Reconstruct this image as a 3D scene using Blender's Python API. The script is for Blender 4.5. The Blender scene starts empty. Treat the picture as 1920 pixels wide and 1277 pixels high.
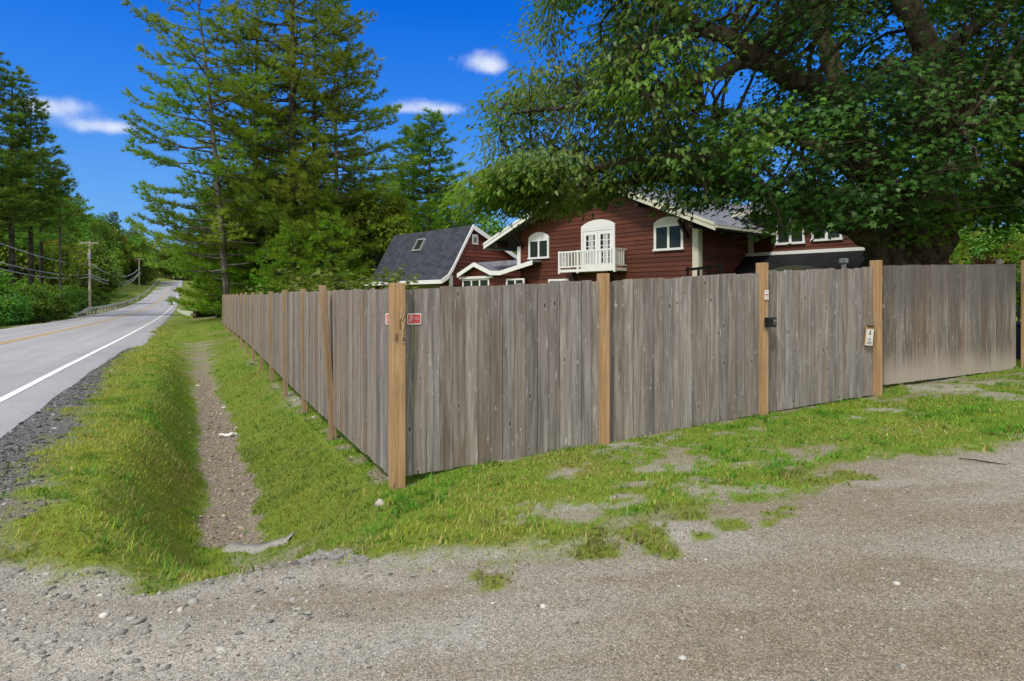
import bpy, math, random
import numpy as np
from mathutils import Vector, Matrix, noise as mnoise

R = math.radians
random.seed(7)
rng = np.random.default_rng(7)
scene = bpy.context.scene
COL = scene.collection

# ------------------------------------------------------------------ camera
F_PX, CX, HY, EYE = 1223.0, 960.0, 560.0, 1.70      # measured on the 1920 px photograph
cam_d = bpy.data.cameras.new('camera')
cam = bpy.data.objects.new('camera', cam_d)
COL.objects.link(cam)
cam.location = (0, 0, EYE)
cam.rotation_euler = (R(90), 0, 0)
cam_d.sensor_width = 36.0
cam_d.lens = F_PX / 1920 * 36
cam_d.shift_y = -(638.5 - HY) / 1920
cam_d.clip_start = 0.05
cam_d.clip_end = 3000
scene.camera = cam


def at(px, py, d):
    """measured point: photo pixel + distance -> metres"""
    return np.array([(px - CX) / F_PX * d, d, EYE + (HY - py) / F_PX * d])


# ------------------------------------------------------------------ mesh helpers
def mesh_arrays(name, V, faces, mat=None, parent=None, attrs=None, smooth=False, loc=None):
    """faces: list of int arrays, each (n,k)"""
    V = np.asarray(V, dtype=np.float32).reshape(-1, 3)
    if not isinstance(faces, (list, tuple)):
        faces = [faces]
    faces = [np.asarray(f, dtype=np.int32) for f in faces if len(f)]
    me = bpy.data.meshes.new(name)
    me.vertices.add(len(V))
    me.vertices.foreach_set('co', V.ravel())
    idx = np.concatenate([f.ravel() for f in faces])
    tot = np.concatenate([np.full(len(f), f.shape[1], dtype=np.int32) for f in faces])
    start = np.concatenate([[0], np.cumsum(tot)[:-1]]).astype(np.int32)
    me.loops.add(len(idx))
    me.loops.foreach_set('vertex_index', idx)
    me.polygons.add(len(tot))
    me.polygons.foreach_set('loop_start', start)
    if smooth:
        me.polygons.foreach_set('use_smooth', np.ones(len(tot), dtype=bool))
    me.update(calc_edges=True)
    for k, a in (attrs or {}).items():
        a = np.asarray(a, dtype=np.float32)
        if a.ndim == 1:
            at_ = me.attributes.new(k, 'FLOAT', 'POINT')
            at_.data.foreach_set('value', a)
        elif a.shape[1] == 3 and k == 'uvm':
            at_ = me.attributes.new(k, 'FLOAT_VECTOR', 'POINT')
            at_.data.foreach_set('vector', a.ravel())
        else:
            if a.shape[1] == 3:
                a = np.concatenate([a, np.ones((len(a), 1), np.float32)], 1)
            at_ = me.attributes.new(k, 'FLOAT_COLOR', 'POINT')
            at_.data.foreach_set('color', a.ravel())
    if mat:
        me.materials.append(mat)
    o = bpy.data.objects.new(name, me)
    COL.objects.link(o)
    if parent is not None:
        o.parent = parent
    if loc is not None:
        o.location = loc
    return o


class MB:
    """collects boxes, prisms, tubes; build() makes one mesh object"""
    def __init__(self):
        self.V, self.F, self.rnd, self.uv = [], [], [], []

    def add(self, verts, faces, rnd=None, uv=None):
        b = len(self.V)
        self.V += [tuple(map(float, v)) for v in verts]
        self.F += [tuple(i + b for i in f) for f in faces]
        r = random.random() if rnd is None else rnd
        self.rnd += [r] * len(verts)
        if uv is None:
            uv = [(v[0], v[2], v[1]) for v in verts]
        self.uv += [tuple(map(float, u)) for u in uv]
        return self

    def box(self, x0, x1, y0, y1, z0, z1, rnd=None):
        vs = [(x0, y0, z0), (x1, y0, z0), (x1, y1, z0), (x0, y1, z0),
              (x0, y0, z1), (x1, y0, z1), (x1, y1, z1), (x0, y1, z1)]
        fs = [(0, 3, 2, 1), (4, 5, 6, 7), (0, 1, 5, 4), (1, 2, 6, 5), (2, 3, 7, 6), (3, 0, 4, 7)]
        return self.add(vs, fs, rnd)

    def bar(self, a, b, w, h, up=(0, 0, 1), rnd=None):
        """rectangular bar from a to b, w across, h along up"""
        a, b = Vector(a), Vector(b)
        d = (b - a).normalized()
        u = Vector(up)
        s = d.cross(u)
        if s.length < 1e-4:
            s = d.cross(Vector((1, 0, 0)))
        s.normalize()
        u = s.cross(d).normalized()
        vs = []
        for p in (a, b):
            for i, j in ((-1, -1), (1, -1), (1, 1), (-1, 1)):
                vs.append(p + s * (i * w / 2) + u * (j * h / 2))
        fs = [(0, 1, 2, 3), (7, 6, 5, 4), (0, 4, 5, 1), (1, 5, 6, 2), (2, 6, 7, 3), (3, 7, 4, 0)]
        return self.add([tuple(v) for v in vs], fs, rnd)

    def tube(self, pts, rad, n=6, cap=True):
        pts = [Vector(p) for p in pts]
        if not hasattr(rad, '__len__'):
            rad = [rad] * len(pts)
        vs, fs = [], []
        ref = Vector((0.31, 0.95, 0.1))
        for i, p in enumerate(pts):
            d = (pts[min(i + 1, len(pts) - 1)] - pts[max(i - 1, 0)])
            if d.length < 1e-6:
                d = Vector((0, 0, 1))
            d.normalize()
            s = d.cross(ref)
            if s.length < 0.1:
                s = d.cross(Vector((1, 0, 0)))
            s.normalize()
            u = s.cross(d)
            for k in range(n):
                a = 2 * math.pi * k / n
                vs.append(tuple(p + s * (math.cos(a) * rad[i]) + u * (math.sin(a) * rad[i])))
        for i in range(len(pts) - 1):
            for k in range(n):
                k2 = (k + 1) % n
                fs.append((i * n + k, i * n + k2, (i + 1) * n + k2, (i + 1) * n + k))
        if cap:
            fs.append(tuple(range(n - 1, -1, -1)))
            fs.append(tuple((len(pts) - 1) * n + k for k in range(n)))
        return self.add(vs, fs)

    def prism(self, poly, y0, y1):
        """polygon in x,z pulled from y0 to y1"""
        n = len(poly)
        vs = [(x, y0, z) for x, z in poly] + [(x, y1, z) for x, z in poly]
        fs = [tuple(range(n)), tuple(range(2 * n - 1, n - 1, -1))]
        for i in range(n):
            j = (i + 1) % n
            fs.append((i, i + n, j + n, j))
        return self.add(vs, fs)

    def slab(self, c, th):
        """four corners (eave0, eave1, ridge1, ridge0), thickness th downwards along the normal; uv in metres"""
        c = [Vector(p) for p in c]
        u = (c[1] - c[0]).normalized()
        nrm = (c[1] - c[0]).cross(c[3] - c[0]).normalized()
        v = nrm.cross(u)
        vs = c + [p - nrm * th for p in c]
        uv = [((p - c[0]).dot(u), (p - c[0]).dot(v), 0) for p in vs]
        fs = [(0, 1, 2, 3), (7, 6, 5, 4), (0, 4, 5, 1), (1, 5, 6, 2), (2, 6, 7, 3), (3, 7, 4, 0)]
        return self.add([tuple(p) for p in vs], fs, None, uv)

    def build(self, name, mat, parent=None, smooth=False, bevel=0):
        me = bpy.data.meshes.new(name)
        me.from_pydata(self.V, [], self.F)
        a = me.attributes.new('rnd', 'FLOAT', 'POINT')
        a.data.foreach_set('value', np.array(self.rnd, np.float32))
        a = me.attributes.new('uvm', 'FLOAT_VECTOR', 'POINT')
        a.data.foreach_set('vector', np.array(self.uv, np.float32).ravel())
        if smooth:
            me.polygons.foreach_set('use_smooth', np.ones(len(me.polygons), dtype=bool))
        me.update()
        me.materials.append(mat)
        o = bpy.data.objects.new(name, me)
        COL.objects.link(o)
        if parent is not None:
            o.parent = parent
        if bevel:
            m = o.modifiers.new('bevel', 'BEVEL')
            m.width = bevel
            m.segments = 2
            m.limit_method = 'ANGLE'
        return o


def tag(o, label=None, cat=None, group=None, kind=None):
    if label: o['label'] = label
    if cat: o['category'] = cat
    if group: o['group'] = group
    if kind: o['kind'] = kind
    return o


def empty(name, loc, rz=0.0):
    o = bpy.data.objects.new(name, None)
    COL.objects.link(o)
    o.location = tuple(map(float, loc))
    o.rotation_euler = (0, 0, rz)
    return o


def dup(root, loc, rz=0.0, sc=1.0, label=None, group=None):
    r = root.copy(); COL.objects.link(r)
    r.location = tuple(map(float, loc)); r.rotation_euler = (0, 0, rz)
    r.scale = (sc, sc, sc) if not hasattr(sc, '__len__') else sc
    if label: r['label'] = label
    if group: r['group'] = group
    for ch in list(root.children):
        c = ch.copy(); COL.objects.link(c); c.parent = r
        for g in ch.children:
            d = g.copy(); COL.objects.link(d); d.parent = c
    return r


def smooth01(x, a, b):
    t = np.clip((np.asarray(x, float) - a) / (b - a), 0, 1)
    return t * t * (3 - 2 * t)


def vnoise(x, y, seed=0):
    """value noise, vectorised, 0..1"""
    x = np.asarray(x, float); y = np.asarray(y, float)
    xi = np.floor(x).astype(np.int64); yi = np.floor(y).astype(np.int64)
    fx = x - xi; fy = y - yi
    fx = fx * fx * (3 - 2 * fx); fy = fy * fy * (3 - 2 * fy)

    def h(a, b):
        n = (a * 374761393 + b * 668265263 + seed * 1442695041) & 0xFFFFFFFF
        n = ((n ^ (n >> 13)) * 1274126177) & 0xFFFFFFFF
        return ((n ^ (n >> 16)) & 0xFFFF) / 65535.0
    return (h(xi, yi) * (1 - fx) + h(xi + 1, yi) * fx) * (1 - fy) + (h(xi, yi + 1) * (1 - fx) + h(xi + 1, yi + 1) * fx) * fy


def fbm(x, y, seed=0, o=4):
    s, a, n = 0, 0.5, 0
    for i in range(o):
        s = s + a * vnoise(x * 2 ** i, y * 2 ** i, seed + i * 17); n += a; a *= 0.5
    return s / n


# ------------------------------------------------------------------ materials
class NT:
    def __init__(self, name):
        self.m = bpy.data.materials.new(name)
        self.m.use_nodes = True
        self.t = self.m.node_tree
        self.t.nodes.clear()
        self.out = self.n('ShaderNodeOutputMaterial')

    def n(self, typ, **kw):
        nd = self.t.nodes.new(typ)
        for k, v in kw.items():
            setattr(nd, k, v)
        return nd

    def l(self, a, b):
        self.t.links.new(a, b)

    def val(self, sock, v):
        if isinstance(v, bpy.types.NodeSocket):
            self.l(v, sock)
        else:
            sock.default_value = v

    def math(self, op, a, b=0.0, c=None, clamp=False):
        nd = self.n('ShaderNodeMath', operation=op)
        nd.use_clamp = clamp
        self.val(nd.inputs[0], a); self.val(nd.inputs[1], b)
        if c is not None: self.val(nd.inputs[2], c)
        return nd.outputs[0]

    def mix(self, f, a, b, mode='MIX'):
        nd = self.n('ShaderNodeMix', data_type='RGBA', blend_type=mode)
        self.val(nd.inputs[0], f)
        for s, v in ((nd.inputs[6], a), (nd.inputs[7], b)):
            if isinstance(v, bpy.types.NodeSocket): self.l(v, s)
            else: s.default_value = (v[0], v[1], v[2], 1)
        return nd.outputs[2]

    def noise(self, vec, scale, detail=4, rough=0.55, dist=0.0):
        nd = self.n('ShaderNodeTexNoise')
        if vec is not None: self.l(vec, nd.inputs['Vector'])
        nd.inputs['Scale'].default_value = scale
        nd.inputs['Detail'].default_value = detail
        nd.inputs['Roughness'].default_value = rough
        nd.inputs['Distortion'].default_value = dist
        return nd.outputs['Fac']

    def voronoi(self, vec, scale, feature='F1'):
        nd = self.n('ShaderNodeTexVoronoi', feature=feature)
        self.l(vec, nd.inputs['Vector'])
        nd.inputs['Scale'].default_value = scale
        return nd

    def ramp(self, f, stops, interp='LINEAR'):
        nd = self.n('ShaderNodeValToRGB')
        cr = nd.color_ramp
        cr.interpolation = interp
        while len(cr.elements) < len(stops): cr.elements.new(0.5)
        for e, (p, c) in zip(cr.elements, stops):
            e.position = p
            e.color = (c[0], c[1], c[2], 1) if hasattr(c, '__len__') else (c, c, c, 1)
        self.l(f, nd.inputs[0])
        return nd.outputs[0]

    def step(self, f, a, b):
        nd = self.n('ShaderNodeMapRange', interpolation_type='SMOOTHSTEP')
        self.val(nd.inputs[0], f)
        nd.inputs[1].default_value = a; nd.inputs[2].default_value = b
        return nd.outputs[0]

    def mapping(self, vec, scale=(1, 1, 1), loc=(0, 0, 0), rot=(0, 0, 0)):
        nd = self.n('ShaderNodeMapping')
        self.l(vec, nd.inputs[0])
        nd.inputs[1].default_value = loc; nd.inputs[2].default_value = rot; nd.inputs[3].default_value = scale
        return nd.outputs[0]

    def coord(self, which='Object'):
        return self.n('ShaderNodeTexCoord').outputs[which]

    def attr(self, name, out='Fac'):
        nd = self.n('ShaderNodeAttribute', attribute_name=name)
        return nd.outputs[out]

    def bump(self, h, strength=0.3, dist=0.02, nrm=None):
        nd = self.n('ShaderNodeBump')
        nd.inputs['Strength'].default_value = strength
        nd.inputs['Distance'].default_value = dist
        self.l(h, nd.inputs['Height'])
        if nrm is not None: self.l(nrm, nd.inputs['Normal'])
        return nd.outputs[0]

    def bsdf(self, col, rough=0.7, nrm=None, spec=0.3, metal=0.0):
        b = self.n('ShaderNodeBsdfPrincipled')
        if isinstance(col, bpy.types.NodeSocket): self.l(col, b.inputs['Base Color'])
        else: b.inputs['Base Color'].default_value = (*col, 1)
        self.val(b.inputs['Roughness'], rough)
        b.inputs['Specular IOR Level'].default_value = spec
        b.inputs['Metallic'].default_value = metal
        if nrm is not None: self.l(nrm, b.inputs['Normal'])
        self.l(b.outputs[0], self.out.inputs[0])
        return b


def simple(name, col, rough=0.6, var=0.15, scale=8, metal=0.0, spec=0.3):
    t = NT(name)
    f = t.noise(t.coord(), scale, 5, 0.6)
    a = tuple(c * (1 - var) for c in col); b = tuple(min(1, c * (1 + var)) for c in col)
    t.bsdf(t.mix(f, a, b), rough, t.bump(f, 0.15, 0.01), spec, metal)
    return t.m


def mat_leaf(name, var=0.25, transl=0.3, rough=0.5, objvar=0.0, spec=0.25):
    t = NT(name)
    c = t.attr('Col', 'Color')
    if objvar:
        oi = t.n('ShaderNodeObjectInfo').outputs['Random']
        hs = t.n('ShaderNodeHueSaturation')
        t.l(c, hs.inputs['Color'])
        t.val(hs.inputs['Hue'], t.math('MULTIPLY_ADD', oi, objvar * 0.12, 0.5 - objvar * 0.06))
        t.val(hs.inputs['Value'], t.math('MULTIPLY_ADD', oi, objvar, 1 - objvar / 2))
        c = hs.outputs[0]
    b = t.n('ShaderNodeBsdfPrincipled')
    t.l(c, b.inputs['Base Color'])
    b.inputs['Roughness'].default_value = rough
    b.inputs['Specular IOR Level'].default_value = spec
    tr = t.n('ShaderNodeBsdfTranslucent')
    t.l(t.mix(1.0, c, (1.5, 1.5, 0.7), 'MULTIPLY'), tr.inputs[0])
    mx = t.n('ShaderNodeMixShader')
    mx.inputs[0].default_value = transl
    t.l(b.outputs[0], mx.inputs[1]); t.l(tr.outputs[0], mx.inputs[2])
    t.l(mx.outputs[0], t.out.inputs[0])
    return t.m


def mat_boards(name, dark, mid, light, dust=False, warm=(0.19, 0.135, 0.085)):
    """weathered fence boards: x along the fence, z up, rnd = one number per board"""
    t = NT(name)
    obj = t.coord()
    rnd = t.attr('rnd')
    off = t.n('ShaderNodeCombineXYZ')
    t.l(t.math('MULTIPLY', rnd, 37.0), off.inputs[1]); t.l(t.math('MULTIPLY', rnd, 91.0), off.inputs[2])
    va = t.n('ShaderNodeVectorMath', operation='ADD')
    t.l(obj, va.inputs[0]); t.l(off.outputs[0], va.inputs[1])
    v = va.outputs[0]
    # flowing grain: stretched noise, bent around the knots
    kn = t.voronoi(t.mapping(v, (9.0, 1.0, 3.3)), 1.0)
    kd = kn.outputs['Distance']
    ksel = t.n('ShaderNodeSeparateColor'); t.l(kn.outputs['Color'], ksel.inputs[0])
    has = t.math('GREATER_THAN', ksel.outputs[0], 0.5)
    knot = t.math('MULTIPLY', t.math('SUBTRACT', 1.0, t.step(kd, 0.05, 0.13)), has)
    ring = t.math('MULTIPLY', t.math('SUBTRACT', 1.0, t.step(kd, 0.10, 0.26)), has)
    g1 = t.noise(t.mapping(v, (15, 1, 0.9)), 1.0, 5, 0.6, 1.6)
    g2 = t.noise(t.mapping(v, (130, 1, 2.5)), 1.0, 3, 0.6, 0.3)
    patch = t.noise(t.mapping(v, (3.5, 1, 0.8)), 1.0, 4, 0.6)
    col = t.ramp(g1, [(0.22, dark), (0.5, mid), (0.76, light)])
    col = t.mix(t.math('MULTIPLY', t.step(g2, 0.52, 0.74), 0.5), col, tuple(c * 0.45 for c in dark))
    col = t.mix(t.math('MULTIPLY', t.step(patch, 0.46, 0.66), 0.55), col, warm)
    blot = t.noise(t.mapping(v, (10, 1, .7)), 1.0, 5, 0.68, 0.6)
    col = t.mix(t.math('MULTIPLY', t.step(blot, 0.50, 0.68), 0.48), col, tuple(c * 0.85 for c in dark))
    # board to board difference
    hs = t.n('ShaderNodeHueSaturation'); t.l(col, hs.inputs['Color'])
    t.val(hs.inputs['Value'], t.math('MULTIPLY_ADD', rnd, 0.46, 0.72))
    t.val(hs.inputs['Saturation'], t.math('MULTIPLY_ADD', t.math('FRACT', t.math('MULTIPLY', rnd, 7.3)), 0.6, 0.6))
    col = hs.outputs[0]
    fl = t.noise(t.mapping(v, (48, 1, 7)), 1.0, 2, 0.5, 0.8)
    col = t.mix(t.math('MULTIPLY', t.step(fl, 0.66, 0.74), 0.6), col, tuple(min(0.6, c * 1.9) for c in light))
    col = t.mix(t.math('MULTIPLY', ring, 0.16), col, tuple(min(.6, c * 1.35) for c in light))
    col = t.mix(t.math('MULTIPLY', knot, 0.9), col, (0.018, 0.014, 0.012))
    sep = t.n('ShaderNodeSeparateXYZ'); t.l(obj, sep.inputs[0])
    if dust:    # pale road dust splashed up the foot of the gate
        zz = t.math('ADD', sep.outputs[2], t.math('MULTIPLY', t.math('SUBTRACT', t.noise(t.mapping(obj, (5, 1, 1)), 1.0, 3), 0.5), 0.35))
        d = t.math('SUBTRACT', 1.0, t.step(zz, 0.08, 0.62))
        col = t.mix(t.math('MULTIPLY', d, 0.8), col, (0.40, 0.35, 0.29))
        tp = t.math('MULTIPLY', t.step(t.math('ADD', sep.outputs[2], t.math('MULTIPLY', patch, 0.6)), 1.2, 1.95), 0.55)
        col = t.mix(tp, col, (0.09, 0.088, 0.09))
    h = t.math('ADD', t.math('MULTIPLY', g2, 0.6), g1)
    t.bsdf(col, 0.85, t.bump(t.math('SUBTRACT', h, t.math('MULTIPLY', knot, 0.6)), 0.5, 0.004), 0.15)
    return t.m


def mat_post(name, a, b, c):
    t = NT(name)
    obj = t.coord()
    g = t.noise(t.mapping(obj, (22, 22, 1.0)), 1.0, 5, 0.6, 1.4)
    g2 = t.noise(t.mapping(obj, (90, 90, 2.0)), 1.0, 3, 0.6, 0.4)
    kn = t.voronoi(t.mapping(obj, (11, 11, 3.2)), 1.0)
    ks = t.n('ShaderNodeSeparateColor'); t.l(kn.outputs['Color'], ks.inputs[0])
    knot = t.math('MULTIPLY', t.math('SUBTRACT', 1.0, t.step(kn.outputs['Distance'], 0.06, 0.16)), t.math('GREATER_THAN', ks.outputs[1], 0.6))
    p = t.noise(obj, 2.3, 4, 0.6)
    col = t.ramp(g, [(0.28, a), (0.5, b), (0.75, c)])
    col = t.mix(t.math('MULTIPLY', t.step(g2, 0.55, 0.7), 0.4), col, tuple(x * 0.5 for x in a))
    col = t.mix(t.math('MULTIPLY', t.step(p, 0.5, 0.7), 0.45), col, (0.20, 0.165, 0.13))
    col = t.mix(t.math('MULTIPLY', knot, 0.8), col, (0.05, 0.03, 0.02))
    t.bsdf(col, 0.8, t.bump(t.math('ADD', g, g2), 0.35, 0.004), 0.2)
    return t.m


def mat_shingle(name, base, var=0.35, lines=True):
    t = NT(name)
    uv = t.attr('uvm', 'Vector')
    br = t.n('ShaderNodeTexBrick')
    t.l(uv, br.inputs['Vector'])
    br.inputs['Scale'].default_value = 1.0
    br.inputs['Brick Width'].default_value = 0.33
    br.inputs['Row Height'].default_value = 0.17
    br.inputs['Mortar Size'].default_value = 0.008
    br.inputs['Color1'].default_value = (*[c * (1 - var) for c in base], 1)
    br.inputs['Color2'].default_value = (*[c * (1 + var) for c in base], 1)
    br.inputs['Mortar'].default_value = (*[c * 0.5 for c in base], 1)
    n = t.noise(uv, 1.1, 5, 0.65)
    n2 = t.noise(uv, 45, 3, 0.6)
    col = t.mix(t.step(n, 0.45, 0.72), br.outputs[0], tuple(c * 1.5 for c in base))
    col = t.mix(t.math('MULTIPLY', n2, 0.5), col, tuple(c * 0.6 for c in base))
    t.bsdf(col, 0.9, t.bump(br.outputs['Fac'], -0.6, 0.02), 0.2)
    return t.m


def mat_siding(name, a, b):
    t = NT(name)
    obj = t.coord()
    rnd = t.attr('rnd')
    n = t.noise(t.mapping(obj, (1.2, 1.2, 9)), 1.0, 5, 0.65)
    w = t.noise(obj, 0.7, 4, 0.6)
    col = t.mix(n, a, b)
    col = t.mix(t.math('MULTIPLY', t.step(w, 0.5, 0.75), 0.5), col, tuple(c * 1.5 for c in b))
    hs = t.n('ShaderNodeHueSaturation'); t.l(col, hs.inputs['Color'])
    t.val(hs.inputs['Value'], t.math('MULTIPLY_ADD', rnd, 0.5, 0.75))
    t.bsdf(hs.outputs[0], 0.6, t.bump(n, 0.3, 0.01), 0.3)
    return t.m


def mat_bark(name, a, b, sx=9, sz=1.6):
    t = NT(name)
    obj = t.coord()
    n = t.noise(t.mapping(obj, (sx, sx, sz)), 1.0, 6, 0.65, 0.6)
    l = t.noise(obj, 1.3, 4, 0.6)
    col = t.mix(t.step(n, 0.35, 0.65), a, b)
    col = t.mix(t.math('MULTIPLY', t.step(l, 0.52, 0.62), 0.4), col, tuple(min(1, c * 1.7) for c in b))
    t.bsdf(col, 0.9, t.bump(n, 0.9, 0.04), 0.1)
    return t.m


def mat_glass(name, tint=(0.012, 0.018, 0.014)):
    t = NT(name)
    n = t.noise(t.coord(), 1.4, 3, 0.6)
    t.bsdf(t.mix(n, tint, tuple(c * 2.2 for c in tint)), 0.12, None, 0.22)
    return t.m


M = {}
M['fence_drive'] = mat_boards('weathered_boards', (0.115, 0.103, 0.095), (0.25, 0.222, 0.20), (0.40, 0.37, 0.34), warm=(0.185, 0.14, 0.10))
M['fence_road'] = mat_boards('weathered_boards_warm', (0.125, 0.105, 0.09), (0.25, 0.213, 0.178), (0.385, 0.34, 0.295), warm=(0.24, 0.165, 0.105))
M['gate'] = mat_boards('dusty_gate_boards', (0.085, 0.072, 0.06), (0.20, 0.17, 0.145), (0.37, 0.335, 0.30), dust=True, warm=(0.20, 0.14, 0.10))
M['post'] = mat_post('newer_post', (0.26, 0.155, 0.075), (0.40, 0.25, 0.125), (0.52, 0.36, 0.21))
M['post_road'] = mat_post('road_side_post', (0.20, 0.135, 0.08), (0.31, 0.215, 0.13), (0.42, 0.31, 0.2))
M['post_grey'] = mat_post('old_grey_post', (0.14, 0.13, 0.12), (0.22, 0.21, 0.2), (0.3, 0.29, 0.27))
M['slate'] = mat_shingle('slate_shingles', (0.045, 0.05, 0.066))
M['shingle_grey'] = mat_shingle('grey_shingles', (0.17, 0.175, 0.2))
M['shingle_black'] = mat_shingle('black_shingles', (0.014, 0.014, 0.016))
M['siding'] = mat_siding('red_siding', (0.072, 0.020, 0.010), (0.118, 0.035, 0.016))
M['siding_shed'] = mat_siding('red_siding_warm', (0.10, 0.024, 0.011), (0.165, 0.042, 0.018))
M['white'] = simple('white_paint', (0.74, 0.74, 0.72), 0.5, 0.06, 5)
M['cream'] = simple('cream_paint', (0.60, 0.58, 0.47), 0.55, 0.08, 5)
M['olive_wall'] = simple('olive_board', (0.20, 0.19, 0.07), 0.7, 0.12, 6)
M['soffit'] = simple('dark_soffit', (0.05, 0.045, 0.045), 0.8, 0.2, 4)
M['beam'] = simple('dark_beam', (0.035, 0.014, 0.01), 0.8, 0.25, 6)
M['glass'] = mat_glass('window_glass')
M['curtain'] = simple('pale_curtain', (0.42, 0.44, 0.42), 0.8, 0.35, 9)
M['black'] = simple('black_plastic', (0.012, 0.012, 0.013), 0.4, 0.2, 20)
M['grey_metal'] = simple('galvanised_metal', (0.42, 0.44, 0.45), 0.4, 0.15, 14, 0.5)
M['rail_metal'] = simple('guardrail_metal', (0.50, 0.52, 0.42), 0.6, 0.15, 3, 0.0)
M['pole'] = simple('pole_wood', (0.42, 0.38, 0.30), 0.85, 0.25, 4)
M['cable'] = simple('cable', (0.45, 0.46, 0.45), 0.6, 0.1, 3)
M['red_sign'] = simple('red_sign', (0.50, 0.035, 0.045), 0.45, 0.1, 30)
M['paper'] = simple('white_paper', (0.72, 0.70, 0.68), 0.7, 0.05, 20)
M['ink'] = simple('black_ink', (0.035, 0.033, 0.04), 0.7, 0.1, 30)
M['pink'] = simple('pale_pink_print', (0.62, 0.30, 0.31), 0.6, 0.1, 40)
M['rust'] = simple('rusty_steel', (0.12, 0.055, 0.035), 0.8, 0.3, 12)
M['navy'] = simple('navy_plastic', (0.012, 0.018, 0.035), 0.5, 0.2, 12)
M['concrete'] = simple('concrete', (0.30, 0.29, 0.27), 0.9, 0.3, 9)
M['splinter'] = simple('split_wood', (0.5, 0.39, 0.24), 0.8, 0.25, 40)
M['dark_wood'] = simple('dark_torn_wood', (0.12, 0.085, 0.04), 0.9, 0.4, 40)
M['tan_card'] = simple('tan_card', (0.40, 0.25, 0.12), 0.8, 0.15, 20)
M['bark_maple'] = mat_bark('maple_bark', (0.03, 0.024, 0.018), (0.105, 0.085, 0.06), 7, 2.5)
M['bark_pine'] = mat_bark('pine_bark', (0.018, 0.016, 0.013), (0.07, 0.062, 0.052), 8, 1.2)
M['bark_grey'] = mat_bark('grey_bark', (0.055, 0.05, 0.044), (0.15, 0.138, 0.122), 8, 1.4)
M['leaf_maple'] = mat_leaf('maple_leaves', transl=0.45, rough=0.42, spec=0.4)
M['needles'] = mat_leaf('pine_needles', transl=0.4, rough=0.6, objvar=0.3)
M['leaf_wood'] = mat_leaf('wood_leaves', transl=0.3, rough=0.6, objvar=0.5)
M['leaf_shrub'] = mat_leaf('shrub_leaves', transl=0.3, rough=0.55, objvar=0.35)
M['grass'] = mat_leaf('grass_blades', transl=0.35, rough=0.55, spec=0.2)


def mat_ground():
    t = NT('ground')
    pos = t.n('ShaderNodeNewGeometry').outputs['Position']
    gr, dk, dt = t.attr('grass'), t.attr('dark'), t.attr('dirt')
    v1 = t.voronoi(pos, 135)
    v2 = t.voronoi(pos, 21)
    s1 = t.n('ShaderNodeSeparateColor'); t.l(v1.outputs['Color'], s1.inputs[0])
    s2 = t.n('ShaderNodeSeparateColor'); t.l(v2.outputs['Color'], s2.inputs[0])
    fine = t.noise(pos, 230, 3, 0.7)
    big = t.noise(pos, 0.45, 4, 0.55)
    # tyre tracks sweep across the drive: noise stretched along the way in
    trk = t.noise(t.mapping(pos, (0.22, 1.15, 1), rot=(0, 0, R(-17))), 1.0, 3, 0.5)
    mid = t.noise(pos, 3.2, 5, 0.6)
    g = t.mix(s1.outputs[0], (0.19, 0.178, 0.157), (0.42, 0.395, 0.355))
    g = t.mix(t.math('MULTIPLY', t.step(s1.outputs[1], 0.80, 0.92), 0.8), g, (0.60, 0.57, 0.54))
    g = t.mix(t.math('MULTIPLY', t.step(s1.outputs[2], 0.80, 0.9), 0.75), g, (0.09, 0.085, 0.08))
    g = t.mix(t.math('MULTIPLY', t.step(s2.outputs[0], 0.90, 0.95), 0.4), g, (0.40, 0.39, 0.38))
    g = t.mix(t.math('MULTIPLY', fine, 0.35), g, (0.27, 0.24, 0.20))
    g = t.mix(t.math('MULTIPLY', t.step(trk, 0.45, 0.62), 0.9), g, (0.75, 0.67, 0.57), 'MULTIPLY')
    g = t.mix(t.math('MULTIPLY', t.step(t.math('SUBTRACT', 1.0, trk), 0.52, 0.70), 0.8), g, (1.28, 1.27, 1.26), 'MULTIPLY')
    g = t.mix(t.math('MULTIPLY', t.step(mid, 0.5, 0.72), 0.5), g, (0.78, 0.70, 0.60), 'MULTIPLY')
    g = t.mix(1.0, g, (0.91, 0.92, 0.885), 'MULTIPLY')
    d = t.mix(s1.outputs[0], (0.02, 0.021, 0.025), (0.10, 0.10, 0.108))
    d = t.mix(t.math('MULTIPLY', t.step(s1.outputs[1], 0.75, 0.9), 0.7), d, (0.36, 0.36, 0.37))
    b = t.mix(s1.outputs[0], (0.10, 0.081, 0.062), (0.27, 0.225, 0.18))
    b = t.mix(t.math('MULTIPLY', t.step(mid, 0.4, 0.7), 0.6), b, (0.20, 0.155, 0.105))
    b = t.mix(t.math('MULTIPLY', t.step(s1.outputs[1], 0.82, 0.93), 0.6), b, (0.45, 0.42, 0.38))
    gg = t.mix(t.noise(pos, 7, 5, 0.7), (0.07, 0.11, 0.015), (0.20, 0.26, 0.03))
    gg = t.mix(t.math('MULTIPLY', t.step(big, 0.5, 0.7), 0.5), gg, (0.20, 0.17, 0.05))
    col = t.mix(dk, g, d)
    col = t.mix(dt, col, b)
    col = t.mix(gr, col, gg)
    h = t.math('ADD', t.math('MULTIPLY', v1.outputs['Distance'], -0.5), t.math('MULTIPLY', fine, 0.35))
    h = t.math('ADD', h, t.math('MULTIPLY', v2.outputs['Distance'], -0.5))
    t.bsdf(col, 0.92, t.bump(h, 0.7, 0.009), 0.15)
    return t.m


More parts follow.
